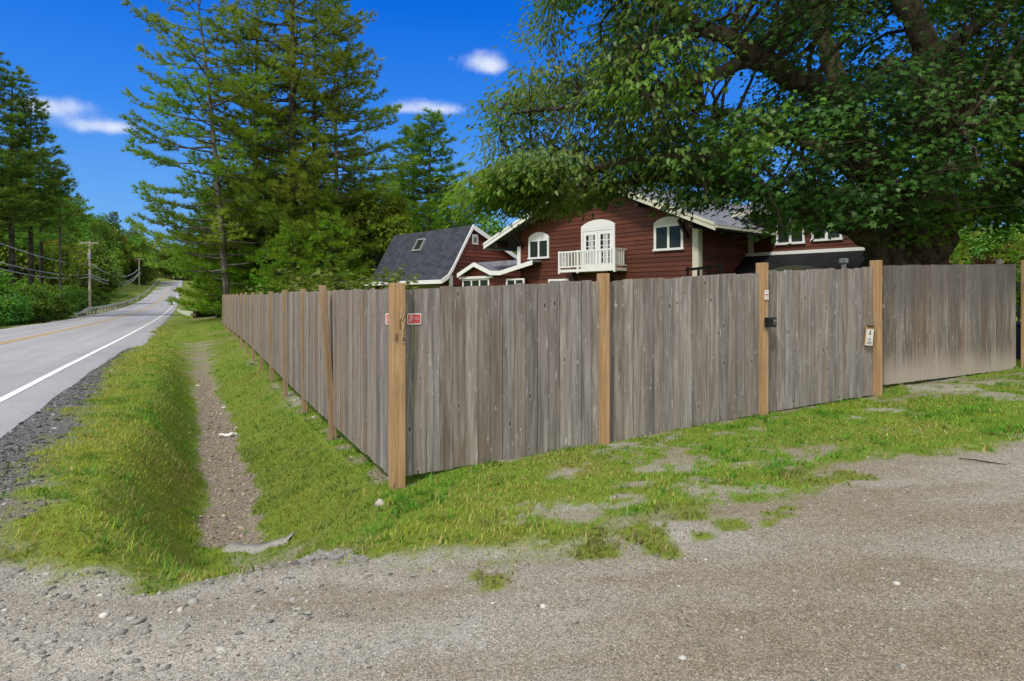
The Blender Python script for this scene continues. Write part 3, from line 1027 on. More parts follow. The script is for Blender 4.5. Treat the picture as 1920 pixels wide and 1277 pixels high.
# ------------------------------------------------------------------ fences
def fence_run(name, loc, rz, xs_post, bot, top, outward, mat, label, cat, bw=0.141, tops_rough=0.012, lean=None, post_w=0.1, post_h=None, ground=None):
    """boards' outer face on y=0; outward = -1 when the road side is at -y"""
    root = empty(name, loc, rz)
    tag(root, label, cat)
    z0 = loc[2]
    fb = lambda x: float(np.interp(x, bot[0], bot[1])) - z0
    ft = lambda x: float(np.interp(x, top[0], top[1])) - z0
    for i in range(len(xs_post) - 1):
        a, b = xs_post[i], xs_post[i + 1]
        mb = MB()
        n = max(1, round((b - a) / bw))
        w = (b - a) / n
        shift = random.uniform(-tops_rough, tops_rough) * 1.2
        for k in range(n):
            xa = a + k * w + random.uniform(.0005, .0025); xb = a + (k + 1) * w - random.uniform(.001, .008)
            xm = (xa + xb) / 2
            yo = random.uniform(0, .012)
            ya, yb = (yo, yo + .019) if outward < 0 else (-yo - .019, -yo)
            tilt = random.uniform(-.004, .004)
            zb, zt = fb(xm) + random.uniform(-.008, .008), ft(xm) + shift + random.uniform(-tops_rough, tops_rough)
            r_ = random.random()
            sl = (ft(xb) - ft(xa)) * .5
            ch = .012
            # board with clipped top corners
            prof = [(xa, zb), (xb, zb), (xb + tilt, zt - ch + sl), (xb + tilt - ch, zt + sl), (xa + tilt + ch, zt - sl), (xa + tilt, zt - ch - sl)]
            vs = [(x, ya, z) for x, z in prof] + [(x, yb, z) for x, z in prof]
            m = 6
            fs = [tuple(range(m)), tuple(range(2 * m - 1, m - 1, -1))] + [(q, q + m, (q + 1) % m + m, (q + 1) % m) for q in range(m)]
            mb.add(vs, fs, r_)
        mb.build('board_panel', mat, root)
    inner = 1 if outward < 0 else -1
    mr = M['post_grey']
    for f in (.18, .52, .86):
        rb = MB()
        for i in range(len(xs_post) - 1):
            a, b = xs_post[i], xs_post[i + 1]
            za = fb(a) + (ft(a) - fb(a)) * f; zb = fb(b) + (ft(b) - fb(b)) * f
            rb.bar((a + .01, inner * .050, za), (b - .01, inner * .050, zb), .04, .085)
        rb.build('rail', mr, root)
    for i, xp in enumerate(xs_post):
        if post_h and post_h[i] is None:
            continue
        pw = post_w if not hasattr(post_w, '__len__') else post_w[i]
        pb = MB()
        zt = (post_h[i] - z0) if post_h else ft(xp) + random.uniform(.05, .085)
        prot, back = (pw * (.72 if outward < 0 else .28), pw * .65)
        y0_, y1_ = (-prot, back) if outward < 0 else (-back, prot)
        wx, wz = loc[0] + math.cos(rz) * xp, loc[1] + math.sin(rz) * xp
        zg = Hs(wx, wz) - z0 - .25
        pb.box(-pw / 2, pw / 2, y0_, y1_, zg, zt)
        po = pb.build('post', M['post'] if outward < 0 else M['post_road'], root, bevel=.004)
        po.location = (xp, 0, 0)
        if lean and lean[i]:
            # tilt about the foot, sliding along the boards
            po.matrix_local = Matrix.Translation((xp, 0, zg + .25)) @ Matrix.Rotation(-lean[i], 4, 'X') @ Matrix.Translation((0, 0, -zg - .25))
    return root


CORNER = (-1.10, 6.39)
ang_d = math.atan2(3.09, 6.41)
drive_fence = fence_run('board_fence', (CORNER[0], CORNER[1], -0.2), ang_d, [0.0, 2.37, 4.83, 7.08],
          ([0, 2.37, 4.83, 7.12], [-.04, .015, .21, .31]), ([0, 2.37, 4.83, 7.12], [1.79, 1.905, 2.05, 2.15]), -1, M['fence_drive'],
          'grey weathered board fence along the gravel drive, three panels up to the gate', 'fence', post_w=[.124, .094, .094, .098], post_h=[1.852, 1.985, 2.165, 2.255])
xs = [0.0] + [2.455 * i + .45 for i in range(1, 15)]
zs = [xs, [max(-.04, -.04 + .30 * float(smooth01(x, 1.5, 22))) for x in xs]]
road_fence = fence_run('board_fence', (CORNER[0] - .012 - RN[0] * .085, CORNER[1] + .02 - RN[1] * .085, -0.2), math.atan2(RD[1], RD[0]) - R(.13), xs,
          (xs, zs[1]), ([0, 2.4, 10, 20, 34.4], [1.79, 1.80, 1.815, 1.83, 1.87]), 1, M['fence_road'],
          'long brownish board fence running beside the road and ditch, with leaning tan posts', 'fence',
          lean=[0, R(3.9), R(.7), R(.4), R(.8), R(.2), R(.5), R(.9), R(.2), R(.5), R(.1), R(.5), R(.2), R(.4), 0],
          post_w=[.1] + [.095] * 5 + [.082] * 9, post_h=[None] + [1.885, 1.87, 1.875, 1.87, 1.89, 1.885] + [1.91] * 8)
for ch in drive_fence.children:
    if ch.name.startswith('post') and abs(ch.location.x) < .01:
        ch.location = (-.03, .0, 0)
        ch['label'] = 'thick corner post with a torn splintered patch'
        cp = ch
# torn, splintered patch on the corner post
sp = MB()
for i in range(7):
    a = random.uniform(.02, .05); z = 1.66 + random.uniform(-.16, .10)
    sp.bar((a - .012, -.096, z - .04), (a + random.uniform(-.01, .012), -.099, z + random.uniform(.02, .06)), .006, .008, up=(0, 1, 0))
sp.box(.02, .052, -.1, -.094, 1.455, 1.463)
spo = sp.build('splinter', M['splinter'], cp)
for q_ in ((.034, .05, 1.48, 1.52), (-.035, -.022, 1.49, 1.56), (.006, .012, 1.60, 1.70)):
    spd = MB(); spd.box(q_[0], q_[1], -.0965, -.094, q_[2], q_[3]); spd.build('tear', M['dark_wood'], cp)
for o_ in (spo,): o_.location = (0, 0, .02)

# gate panel and its posts
GA = at(1658, 560, 9.97); GB = at(1905, 560, 11.35)
ang_g = math.atan2(GB[1] - GA[1], GB[0] - GA[0]); LG = math.hypot(GB[0] - GA[0], GB[1] - GA[1])
gate = empty('gate', (GA[0], GA[1], .36), ang_g)
tag(gate, 'grey board gate with pale dust along its foot, at the right end of the drive', 'gate')
mb = MB(); n = 24; w = LG / n
for k in range(n):
    xa, xb = k * w + .001, (k + 1) * w - random.uniform(.001, .003)
    yo = random.uniform(0, .006)
    f = (k + .5) / n
    mb.box(xa, xb, yo, yo + .019, .02 + .10 * f + random.uniform(-.004, .004), 1.85 + .09 * f + random.uniform(-.004, .004))
mb.build('board_panel', M['gate'], gate)
for z in (.3, .95, 1.6):
    mb = MB(); mb.bar((0.02, .05, z + .02), (LG - .02, .05, z + .10), .04, .09); mb.build('rail', M['post_grey'], gate)
mb = MB(); mb.bar((0.05, .09, .3), (LG - .05, .09, 1.7), .035, .09); mb.build('brace', M['post_grey'], gate)

p = at(1924, 700, 11.45)
gp = MB(); gp.box(-.055, .055, -.055, .055, -.3, 2.0)
o = gp.build('gate_post', M['post'], bevel=.004); o.location = (p[0], p[1], .38); o.rotation_euler = (0, 0, ang_g)
tag(o, 'tan gate post at the right edge of the photo, beyond the gate', 'post')
p = at(1873, 560, 11.7)
gp = MB(); gp.tube([(0, 0, -.3), (0, 0, 2.02)], [.062, .06], 12)
o = gp.build('old_post', M['post_grey']); o.location = (p[0], p[1], .38)
tag(o, 'round grey weathered post sticking up behind the right end of the gate', 'post')
# black rail fence and bin beyond the gate
p = at(1893, 560, 13.2)
bf = empty('rail_fence', (p[0], p[1], .42), R(10))
tag(bf, 'black rail fence seen in the gap right of the gate', 'fence')
for z in (.95, 1.1, 1.55):
    mb = MB(); mb.box(0, 2.2, -.02, .02, z - .025, z + .025); mb.build('rail', M['black'], bf)
for k in range(16):
    mb = MB(); mb.box(.06 + k * .14, .09 + k * .14, -.012, .012, .1, 1.08); mb.build('baluster', M['black'], bf)
p = at(1903, 560, 12.55)
bn = empty('bin', (p[0] + .3, p[1], .40), R(8))
tag(bn, 'dark navy bin standing in the gap right of the gate', 'bin')
mb = MB(); vs = [(-.26, -.28, .06), (.26, -.28, .06), (.26, .28, .06), (-.26, .28, .06), (-.32, -.34, .78), (.32, -.34, .78), (.32, .34, .78), (-.32, .34, .78)]
mb.add(vs, [(0, 3, 2, 1), (4, 5, 6, 7), (0, 1, 5, 4), (1, 2, 6, 5), (2, 3, 7, 6), (3, 0, 4, 7)])
mb.build('body', M['navy'], bn, bevel=.02)
mb = MB(); mb.box(-.34, .34, -.37, .36, .784, .83); mb.build('lid', M['navy'], bn, bevel=.02)
for sx in (-1, 1):
    mb = MB(); mb.tube([(sx * .27, .25, .08), (sx * .33, .25, .08)], [.08, .08], 12); mb.build('wheel', M['black'], bn)


# ---- signs and boxes on the fence
def on_fence(root_loc, rz, x, z):
    return (root_loc[0] + math.cos(rz) * x, root_loc[1] + math.sin(rz) * x, z)


def rounded(w, h, r, n=5):
    pts = []
    for cx_, cy_, a0 in ((w / 2 - r, h / 2 - r, 0), (-w / 2 + r, h / 2 - r, 90), (-w / 2 + r, -h / 2 + r, 180), (w / 2 - r, -h / 2 + r, 270)):
        for k in range(n + 1):
            a = R(a0 + 90 * k / n)
            pts.append((cx_ + r * math.cos(a), cy_ + r * math.sin(a)))
    return pts


def yard_sign(loc, rz, label):
    root = empty('warning_sign', loc, rz)
    tag(root, label, 'sign', 'red stickers by the corner post')
    mb = MB(); mb.prism(rounded(.142, .108, .014), -.004, 0); mb.build('plate', M['white'], root)
    mb = MB(); mb.prism(rounded(.124, .088, .008), -.006, -.0041); mb.build('red_field', M['red_sign'], root)
    mb = MB()
    # pale head-and-shoulders mark and rows of small print, unreadable in the photograph
    mb.prism([(-.052, -.03), (-.028, -.03), (-.022, -.005), (-.012, .02), (-.02, .036), (-.038, .038), (-.05, .026), (-.046, .008), (-.055, -.012)], -.0075, -.0061)
    for k, (zz, x0_, x1_) in enumerate(((.020, -.004, .052), (.006, -.008, .054), (-.008, -.012, .052))):
        x = x0_
        while x < x1_:
            wl = random.uniform(.004, .008)
            mb.box(x, min(x + wl, x1_), -.0073, -.0061, zz - .004, zz + .004)
            x += wl + .0022
    mb.box(-.05, .054, -.0073, -.0061, -.030, -.0265)
    mb.build('print', M['pink'], root)
    return root


p = on_fence(CORNER, ang_d, .147, at(778, 598, 6.45)[2])
yard_sign((p[0] + .0, p[1] - .0, p[2]), ang_d, 'red and white warning sticker on the boards right of the corner post')
ra = math.atan2(RD[1], RD[0])
p = at(735, 598, 6.42)
yard_sign(tuple(p), R(-22), 'red and white warning sticker half hidden behind the left side of the corner post')

# label on the middle post
pl = on_fence(CORNER, ang_d, 4.83, at(1427, 553, 8.47)[2])
off = np.array([math.sin(ang_d), -math.cos(ang_d)])
root = empty('post_notice', (pl[0] + off[0] * .0765, pl[1] + off[1] * .0765, pl[2]), ang_d)
tag(root, 'small white and red notice on the post above the black keypad', 'notice')
mb = MB(); mb.box(-.034, .034, -.004, 0, -.062, .062); mb.build('plate', M['paper'], root)
mb = MB(); mb.box(-.024, .024, -.0055, -.0041, -.006, .010); mb.box(-.006, .006, -.0055, -.0041, .036, .050); mb.box(-.022, .022, -.0055, -.0041, -.052, -.047)
for k in range(5): mb.box(-.02 + k * .008, -.015 + k * .008, -.0055, -.0041, -.022, -.016)
mb.build('print', M['red_sign'], root)
# keypad
pl = on_fence(CORNER, ang_d, 4.86, at(1432, 604, 8.45)[2])
root = empty('keypad', (pl[0] + off[0] * .0765, pl[1] + off[1] * .0765, pl[2]), ang_d)
tag(root, 'black keypad box fixed to the post beside the gate panel', 'keypad')
mb = MB(); mb.box(-.065, .07, -.075, 0, -.062, .062); mb.build('housing', M['black'], root, bevel=.006)
mb = MB(); mb.prism([(.018, -.032), (.046, -.032), (.046, .034), (.018, .034)], -.079, -.0752); mb.build('face', M['grey_metal'], root)
mb = MB()
for i in range(4):
    for j in range(3): mb.box(.0205 + j * .008, .0265 + j * .008, -.0815, -.0791, -.028 + i * .012, -.020 + i * .012)
mb.build('buttons', M['black'], root)
# paper notice hanging by the gate post
pl = on_fence(CORNER, ang_d, 6.88, at(1634, 628, 9.4)[2])
root = empty('paper_notice', (pl[0] + off[0] * .05, pl[1] + off[1] * .05, pl[2]), ang_d)
root.rotation_euler = (R(3), R(3.5), ang_d)
tag(root, 'white paper notice in a tan holder hanging left of the gate post', 'notice')
mb = MB(); mb.box(-.078, .078, .002, .02, -.15, .13)
mb.build('backing', M['tan_card'], root, bevel=.003)
mb = MB(); mb.box(-.066, .066, .0, .0016, .112, .126); mb.box(-.078, .078, -.012, .0018, .13, .146); mb.build('slot', M['dark_wood'], root)
mb = MB(); mb.box(-.075, .075, -.003, .0005, -.148, .085); mb.build('paper', M['paper'], root)
mb = MB()
mb.prism([(-.004, .068), (.006, .068), (.014, .045), (.010, .040), (-.010, .040), (-.014, .045)], -.0045, -.0031)
mb.prism([(-.012, .036), (.012, .036), (.026, .004), (.016, .004), (.010, .014), (-.010, .014), (-.016, .004), (-.026, .004)], -.0045, -.0031)
for x_ in (-.03, -.012, .0, .018): mb.box(x_, x_ + .004, -.0045, -.0031, -.085, -.045)
mb.box(-.03, -.012, -.0045, -.0031, -.047, -.044); mb.box(.0, .02, -.0045, -.0031, -.047, -.044)
for k in range(8): mb.box(-.058 + k * .0148, -.058 + k * .0148 + .010, -.0045, -.0031, -.108, -.098)
for k in range(9): mb.box(-.058 + k * .0130, -.058 + k * .0130 + .009, -.0045, -.0031, -.126, -.119)
mb.build('print', M['ink'], root)

# ------------------------------------------------------------------ house
HB = 0.35                                             # ground level at the house
HO = np.array([3.89, 29.0]); HU = np.array([.662, -.75]); HV = np.array([.75, .662])
HU = HU / np.linalg.norm(HU); HV = np.array([-HU[1], HU[0]])
H_ANG = math.atan2(HU[1], HU[0])


def pix_plane(px, py, p0, n):
    """house coordinates (x along front, y back, z up from HB) of a measured photo pixel on a plane"""
    d = np.array([(px - CX) / F_PX, 1.0, (HY - py) / F_PX]); c = np.array([0, 0, EYE])
    dl = np.array([d[:2] @ HU, d[:2] @ HV, d[2]])
    cl = np.array([(c[:2] - HO) @ HU, (c[:2] - HO) @ HV, c[2] - HB])
    n = np.array(n, float)
    tt = ((np.array(p0, float) - cl) @ n) / (dl @ n)
    return cl + dl * tt


def fp(px, py, y=0.0):
    q = pix_plane(px, py, (0, y, 0), (0, 1, 0)); return q[0], q[2]


class Wall:
    """rows of lapped siding on a plane: origin P, direction U, outward normal N"""
    def __init__(self, P, U, N):
        self.P, self.U, self.N = np.array(P, float), np.array(U, float), np.array(N, float)

    def rows(self, mb, lims, z0, z1, pitch=.19, lap=.032):
        z = z0
        while z < z1 - .01:
            zt = min(z + pitch, z1)
            a0, b0 = lims(z); a1, b1 = lims(zt)
            if b0 - a0 > .05:
                if b1 < a1: a1 = b1 = (a1 + b1) / 2
                q = lambda u, zz, o: tuple(self.P + self.U * u + self.N * o + np.array([0, 0, zz]))
                mb.add([q(a0, z, lap), q(b0, z, lap), q(b1, zt, .004), q(a1, zt, .004), q(a0, z, -.12), q(b0, z, -.12), q(b1, zt, -.12), q(a1, zt, -.12)],
                       [(0, 1, 2, 3), (4, 5, 1, 0), (7, 6, 5, 4), (0, 3, 7, 4), (1, 5, 6, 2), (3, 2, 6, 7)])
            z = zt


house = empty('red_house', (HO[0], HO[1], HB), H_ANG)
tag(house, 'dark red chalet house with wide gable, white balcony and arched white windows', 'house')
YO = -.8
eL = fp(908, 467, YO); eR = fp(1342, 432, YO); eA = fp(1096, 339, YO)
XA, ZA = eA
slL = (ZA - eL[1]) / (XA - eL[0]); slR = (ZA - eR[1]) / (eR[0] - XA)
roof_z = lambda x: ZA - slL * (XA - x) if x < XA else ZA - slR * (x - XA)     # lower edge of the bargeboard
WL, WR = -5.2, 5.0


def inv(z, side):
    return XA - (ZA - z) / slL if side < 0 else XA + (ZA - z) / slR


mb = MB()
Wall((0, 0, 0), (1, 0, 0), (0, -1, 0)).rows(mb, lambda z: (max(WL, inv(z - .05, -1)), min(WR, inv(z - .05, 1))), 0, ZA + .1)
mb.build('gable_wall', M['siding'], house)
mb = MB(); Wall((WR, 0, 0), (0, 1, 0), (1, 0, 0)).rows(mb, lambda z: (0, 3.7), 0, roof_z(WR) + .1)
mb.build('side_wall', M['siding'], house)
mb = MB(); Wall((WL, 12, 0), (0, -1, 0), (-1, 0, 0)).rows(mb, lambda z: (0, 12), 0, roof_z(WL) + .1)
mb.build('side_wall', M['siding'], house)
# roof slabs, soffits, bargeboards
FB_ = .27
mb = MB()
e = .22
mb.slab([(XA, YO + .02, ZA + e), (eR[0] + .05, YO + .02, eR[1] + e), (eR[0] + .05, 12.5, eR[1] + e), (XA, 12.5, ZA + e)], .10)
mb.slab([(eL[0] - .05, YO + .02, eL[1] + e), (XA, YO + .02, ZA + e), (XA, 12.5, ZA + e), (eL[0] - .05, 12.5, eL[1] + e)], .10)
mb.build('roof', M['shingle_grey'], house)
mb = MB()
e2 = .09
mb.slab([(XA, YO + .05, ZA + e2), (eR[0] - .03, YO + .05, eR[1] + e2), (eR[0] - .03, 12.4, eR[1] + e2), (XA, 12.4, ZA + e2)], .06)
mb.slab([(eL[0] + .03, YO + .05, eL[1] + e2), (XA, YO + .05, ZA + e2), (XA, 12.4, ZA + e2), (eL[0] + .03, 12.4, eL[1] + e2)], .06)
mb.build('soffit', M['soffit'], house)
for (x0_, z0_, x1_, z1_, mt) in ((eL[0], eL[1], XA, ZA, 'white'), (XA, ZA, eR[0], eR[1], 'cream')):
    mb = MB()
    mb.prism([(x0_, z0_), (x1_, z1_), (x1_, z1_ + FB_), (x0_, z0_ + FB_)], YO - .06, YO)
    mb.prism([(x0_, z0_ + FB_ - .09), (x1_, z1_ + FB_ - .09), (x1_, z1_ + FB_ + .02), (x0_, z0_ + FB_ + .02)], YO - .09, YO - .062)
    mb.build('bargeboard', M[mt], house)
# eave boards along the two sides, purlin ends
mb = MB(); mb.box(eR[0], eR[0] + .06, YO, 12.4, eR[1] + .10, eR[1] + .2); mb.box(eL[0] - .06, eL[0], YO, 12.4, eL[1] - .02, eL[1] + .2)
mb.build('eave_board', M['cream'], house)
mb = MB()
for x_ in (-6.3, -3.4, XA, 2.6, 5.15):
    zt_ = roof_z(x_) + .02
    mb = MB(); mb.box(x_ - .09, x_ + .09, YO + .07, .02, zt_ - .28, zt_ - .02); mb.build('beam', M['beam'], house)
for x_ in (-5.0, 4.55):
    zt_ = roof_z(x_) - .05
    mb = MB(); mb.bar((x_, -.03, zt_ - .75), (x_, YO + .2, zt_ - .1), .12, .12); mb.build('bracket', M['beam'], house)
mb = MB(); mb.box(4.80, 5.045, -.075, -.034, 0, roof_z(4.9) - .25); mb.box(5.034, 5.07, -.034, .2, 0, roof_z(4.9) - .3)
mb.build('corner_board', M['cream'], house)
a_, b_ = fp(973, 490); c_, d_2 = fp(980, 466)
mb = MB(); mb.box(-5.40, -5.16, -.075, -.034, b_ - .3, d_2 + .1); mb.build('corner_board', M['white'], house)


def arch_window(xa, xb, zs_, zh, za, panes=2, grid=None, name='window', mat='white', arch_mat=None, y=-.034, fr=.11):
    """frame with segmental arched head; zs sill, zh head, za arch top"""
    f = MB()
    f.box(xa, xa + fr, y - .05, y, zs_, zh); f.box(xb - fr, xb, y - .05, y, zs_, zh)
    f.box(xa + fr, xb - fr, y - .05, y, zh - fr * .8, zh); f.box(xa - .03, xb + .03, y - .08, y, zs_ - .09, zs_)
    w = xb - xa - 2 * fr
    mw = .10
    for k in range(1, panes):
        xm = xa + fr + w * k / panes
        f.box(xm - mw / 2, xm + mw / 2, y - .045, y, zs_, zh - fr * .8)
    fo = f.build(name, M[mat], house)
    if za > zh:
        h = MB()
        n = 12
        arc = [(xa + (xb - xa) * k / n, zh + .012 + (za - zh) * (1 - (2 * k / n - 1) ** 2) ** .75 * .75 + (za - zh) * .25) for k in range(n + 1)]
        h.prism([(xa, zh + .002)] + [(xb, zh + .002)] + arc[::-1], y - .055, y)
        h.build('arch_head', M[arch_mat or mat], fo)
    for k in range(panes):
        x0_ = xa + fr + w * k / panes + (mw / 2 if k else 0); x1_ = xa + fr + w * (k + 1) / panes - (mw / 2 if k < panes - 1 else 0)
        g = MB(); g.box(x0_, x1_, y - .012, y - .002, zs_, zh - fr * .8); g.build('pane', M['glass'], fo)
    return fo


for px0, px1, pys, pyh, pya, am in ((993, 1031, 482, 449, 436, 'white'), (1228, 1283, 465.5, 421, 407, 'cream')):
    xa, zs_ = fp(px0, pys + (2 if px0 < 1100 else 2)); xb, _ = fp(px1, pys)
    zm = lambda py: fp((px0 + px1) / 2, py)[1]
    arch_window(xa, xb, zm(pys), zm(pyh), zm(pya), 2, arch_mat=am)
# french door behind the balcony
xa, _ = fp(1092, 500); xb, _ = fp(1155, 500)
zf_ = fp(1124, 507)[1]; zh_ = fp(1124, 428)[1]; za_ = fp(1124, 412)[1]
y = -.034
f = MB(); fr = .13
f.box(xa, xa + fr, y - .06, y, zf_, zh_); f.box(xb - fr, xb, y - .06, y, zf_, zh_); f.box(xa + fr, xb - fr, y - .06, y, zh_ - .1, zh_)
door = f.build('french_door', M['white'], house)
h = MB(); n = 14
arc = [(xa + (xb - xa) * k / n, zh_ + .004 + (za_ - zh_) * (.3 + .7 * (1 - (2 * k / n - 1) ** 2) ** .8)) for k in range(n + 1)]
h.prism([(xa, zh_ + .003), (xb, zh_ + .003)] + arc[::-1], y - .065, y); h.build('arch_head', M['white'], door)
wl = (xb - xa - 2 * fr) / 2
for k in range(2):
    x0_ = xa + fr + wl * k + .008; x1_ = x0_ + wl - .016
    d = MB(); st_ = .15
    zt_ = zh_ - .11
    d.box(x0_, x0_ + st_, y - .045, y - .005, zf_, zt_); d.box(x1_ - st_, x1_, y - .045, y - .005, zf_, zt_)
    d.box(x0_ + st_, x1_ - st_, y - .045, y - .005, zt_ - .17, zt_); d.box(x0_ + st_, x1_ - st_, y - .045, y - .005, zf_, zf_ + .32)
    gz0, gz1 = zf_ + .32, zt_ - .17
    for q in range(1, 3):
        xm = x0_ + st_ + (wl - .016 - 2 * st_) * q / 3
        d.box(xm - .013, xm + .013, y - .04, y - .012, gz0, gz1)
    for q in range(1, 5):
        zz = gz0 + (gz1 - gz0) * q / 5
        d.box(x0_ + st_, x1_ - st_, y - .038, y - .014, zz - .013, zz + .013)
    d.build('door_leaf', M['white'], door)
    g = MB(); g.box(x0_ + st_, x1_ - st_, y - .028, y - .024, gz0, gz1); g.build('pane', M['glass'], door)
    cu = MB(); cx0 = x0_ + st_ + (wl - 2 * st_) * .28; cx1 = x0_ + st_ + (wl - 2 * st_) * .80
    vs, fs = [], []
    for q in range(13):
        xx = cx0 + (cx1 - cx0) * q / 12; yy = y - .0315 - .002 * (q % 2)
        vs += [(xx, yy, gz0 + .02), (xx, yy, gz1 - .02)]
    for q in range(12): fs.append((2 * q, 2 * q + 2, 2 * q + 3, 2 * q + 1))
    cu.add(vs, fs); cu.build('curtain', M['curtain'], door)
# balcony
bp = .82
bx0, _ = fp(1047, 505, -bp); bx1, _ = fp(1153, 505, -bp)
zt_b = fp(1100, 468.5, -bp)[1]; zb_b = fp(1100, 509, -bp)[1]
mb = MB(); mb.box(bx0, bx1, -bp, -.04, zb_b, zb_b + .12)
bal = mb.build('balcony', M['white'], house)
mb = MB()
mb.box(bx0, bx1, -bp, -bp + .07, zt_b - .07, zt_b); mb.box(bx0, bx0 + .07, -bp + .071, -.04, zt_b - .07, zt_b); mb.box(bx1 - .07, bx1, -bp + .071, -.04, zt_b - .07, zt_b)
mb.box(bx0 + .071, bx1 - .071, -bp + .01, -bp + .06, zb_b + .21, zb_b + .27); mb.box(bx0 + .01, bx0 + .06, -bp + .071, -.04, zb_b + .21, zb_b + .27); mb.box(bx1 - .06, bx1 - .01, -bp + .071, -.04, zb_b + .21, zb_b + .27)
mb.build('handrail', M['white'], bal)
nb = 17
for k in range(nb + 1):
    xx = bx0 + .035 + (bx1 - bx0 - .07) * k / nb
    post_ = k in (0, nb) or k == 6
    mb = MB(); wq = .045 if post_ else .028
    mb.box(xx - wq, xx + wq, -bp + .035 - wq, -bp + .035 + wq, zb_b + (.121 if not post_ else -.06) + (.15 if not post_ else 0), zt_b - .071 if not post_ else zt_b + .02)
    mb.build('baluster' if not post_ else 'newel', M['white'], bal)
for sx in (bx0 + .035, bx1 - .035):
    for k in range(1, 5):
        yy = -bp + .035 + (bp - .1) * k / 5
        mb = MB(); mb.box(sx - .028, sx + .028, yy - .028, yy + .028, zb_b + .271, zt_b - .071); mb.build('baluster', M['white'], bal)
mb = MB()
for xx in (bx0 + .75, bx1 - .5):
    mb = MB(); mb.bar((xx, -.04, zb_b - .75), (xx, -bp + .1, zb_b - .02), .12, .14)
    mb.box(xx - .06, xx + .06, -bp + .02, -.04, zb_b - .125, zb_b - .003); mb.build('bracket', M['beam'], bal)
# lower windows just showing over the fence
xa, zt_ = fp(1030, 523); xb, _ = fp(1068, 523)
arch_window(xa, xb, zt_ - 1.1, zt_ - .02, zt_ - .02, 2)
# wing set back on the right
YW = 3.7
WX1 = 10.3
zw = fp(1409, 478, YW)[1]
mb = MB(); Wall((5.0, YW, 0), (1, 0, 0), (0, -1, 0)).rows(mb, lambda z: (.02, WX1 - 5.0), .0, 5.15)
mb.build('wing_wall', M['siding'], house)
mb = MB()
mb.slab([(4.6, YW - .5, 5.0), (WX1 + .4, YW - .5, 5.0), (WX1 + .4, YW + 2.1, 6.0), (4.6, YW + 2.1, 6.0)], .14)
mb.slab([(WX1 + .4, YW + 4.7, 5.0), (4.6, YW + 4.7, 5.0), (4.6, YW + 2.1, 6.0), (WX1 + .4, YW + 2.1, 6.0)], .14)
mb.build('wing_roof', M['shingle_grey'], house)
mb = MB(); Wall((WX1, YW, 0), (0, 1, 0), (1, 0, 0)).rows(mb, lambda z: (0, 4.2), 0, 5.0)
mb.build('wing_end_wall', M['siding'], house)
mb = MB(); mb.box(4.6, WX1 + .4, YW - .55, YW - .5, 4.78, 5.0); mb.build('eave_board', M['cream'], house)
mb = MB(); mb.box(5.09, 5.33, YW - .075, YW - .034, zw - .1, 4.8); mb.build('corner_board', M['cream'], house)
mb = MB(); mb.box(4.95, 10.3, YW - .12, YW - .034, zw - .06, zw + .07); mb.build('flashing_board', M['white'], house)
for a_, b_2 in ((1457, 1510), (1523, 1580)):
    xa, z0_ = fp(a_, 456 if a_ < 1500 else 449, YW); xb, _ = fp(b_2, 452, YW)
    w_ = arch_window(xa, xb, z0_, z0_ + 1.05, z0_ + 1.05, 2, y=YW - .034, fr=.08)
mb = MB()
mb.slab([(4.2, .2, .95), (10.4, .2, .95), (10.4, YW - .13, zw - .07), (4.9, YW - .13, zw - .07)], .10)
mb.build('lean_to_roof', M['shingle_black'], house)
mb = MB(); Wall((4.4, .5, 0), (1, 0, 0), (0, -1, 0)).rows(mb, lambda z: (.75, 6.7), 0, 1.0)
mb.build('lean_to_wall', M['siding'], house)
# vent pipe through the lean-to roof
pv = pix_plane(1582, 507, (5, .2, .97), np.cross((1, 0, 0), (0, YW - .33, zw - 1.02)))
mb = MB(); mb.tube([(pv[0], pv[1], pv[2] - .1), (pv[0], pv[1], pv[2] + .25)], [.085, .085], 14)
vent = mb.build('roof_vent', M['grey_metal'], house, smooth=False)
mb = MB(); mb.tube([(pv[0], pv[1], pv[2] + .24), (pv[0], pv[1], pv[2] + .27), (pv[0], pv[1], pv[2] + .40), (pv[0], pv[1], pv[2] + .43)], [.10, .165, .165, .10], 16)
mb.build('cap', M['grey_metal'], vent)
# porch link with its little gable
yp = -.62
PL = [fp(858, 517, yp), fp(889, 496, yp), fp(920, 512, yp), fp(938, 512, yp), fp(999, 492, yp)]
mb = MB()
for (x0_, z0_), (x1_, z1_) in zip(PL[:-1], PL[1:]):
    mb.slab([(x0_, yp + .02, z0_ + .09), (x1_, yp + .02, z1_ + .09), (x1_, -.04 if x1_ > WL else 4.4, z1_ + (.12 if x1_ > WL else .55)), (x0_, 4.4 if x0_ < WL else -.04, z0_ + .55)], .07)
mb.build('porch_roof', M['shingle_grey'], house)
mb = MB()
for (x0_, z0_), (x1_, z1_) in zip(PL[:-1], PL[1:]):
    mb.prism([(x0_, z0_ - .11), (x1_, z1_ - .11), (x1_, z1_ + .11), (x0_, z0_ + .11)], yp - .05, yp)
mb.build('porch_fascia', M['white'], house)
pts = [(PL[0][0] + .15, 0)] + [(PL[4][0] - .1, 0)] + [(a, b - .05) for a, b in PL[::-1]]
zlo = min(b for a, b in PL) - .1
mb = MB(); Wall((0, -.3, 0), (1, 0, 0), (0, -1, 0)).rows(mb, lambda z: (PL[0][0] + .25, WL + .3), 0, zlo - .02)
Wall((0, -.3, 0), (1, 0, 0), (0, -1, 0)).rows(mb, lambda z: (PL[1][0] - max(0, (PL[1][1] - z)) * (PL[1][0] - PL[0][0]) / (PL[1][1] - PL[0][1]) + .2, PL[1][0] + max(0, (PL[1][1] - z)) * (PL[2][0] - PL[1][0]) / (PL[1][1] - PL[2][1]) - .2), zlo - .02, PL[1][1] - .1)
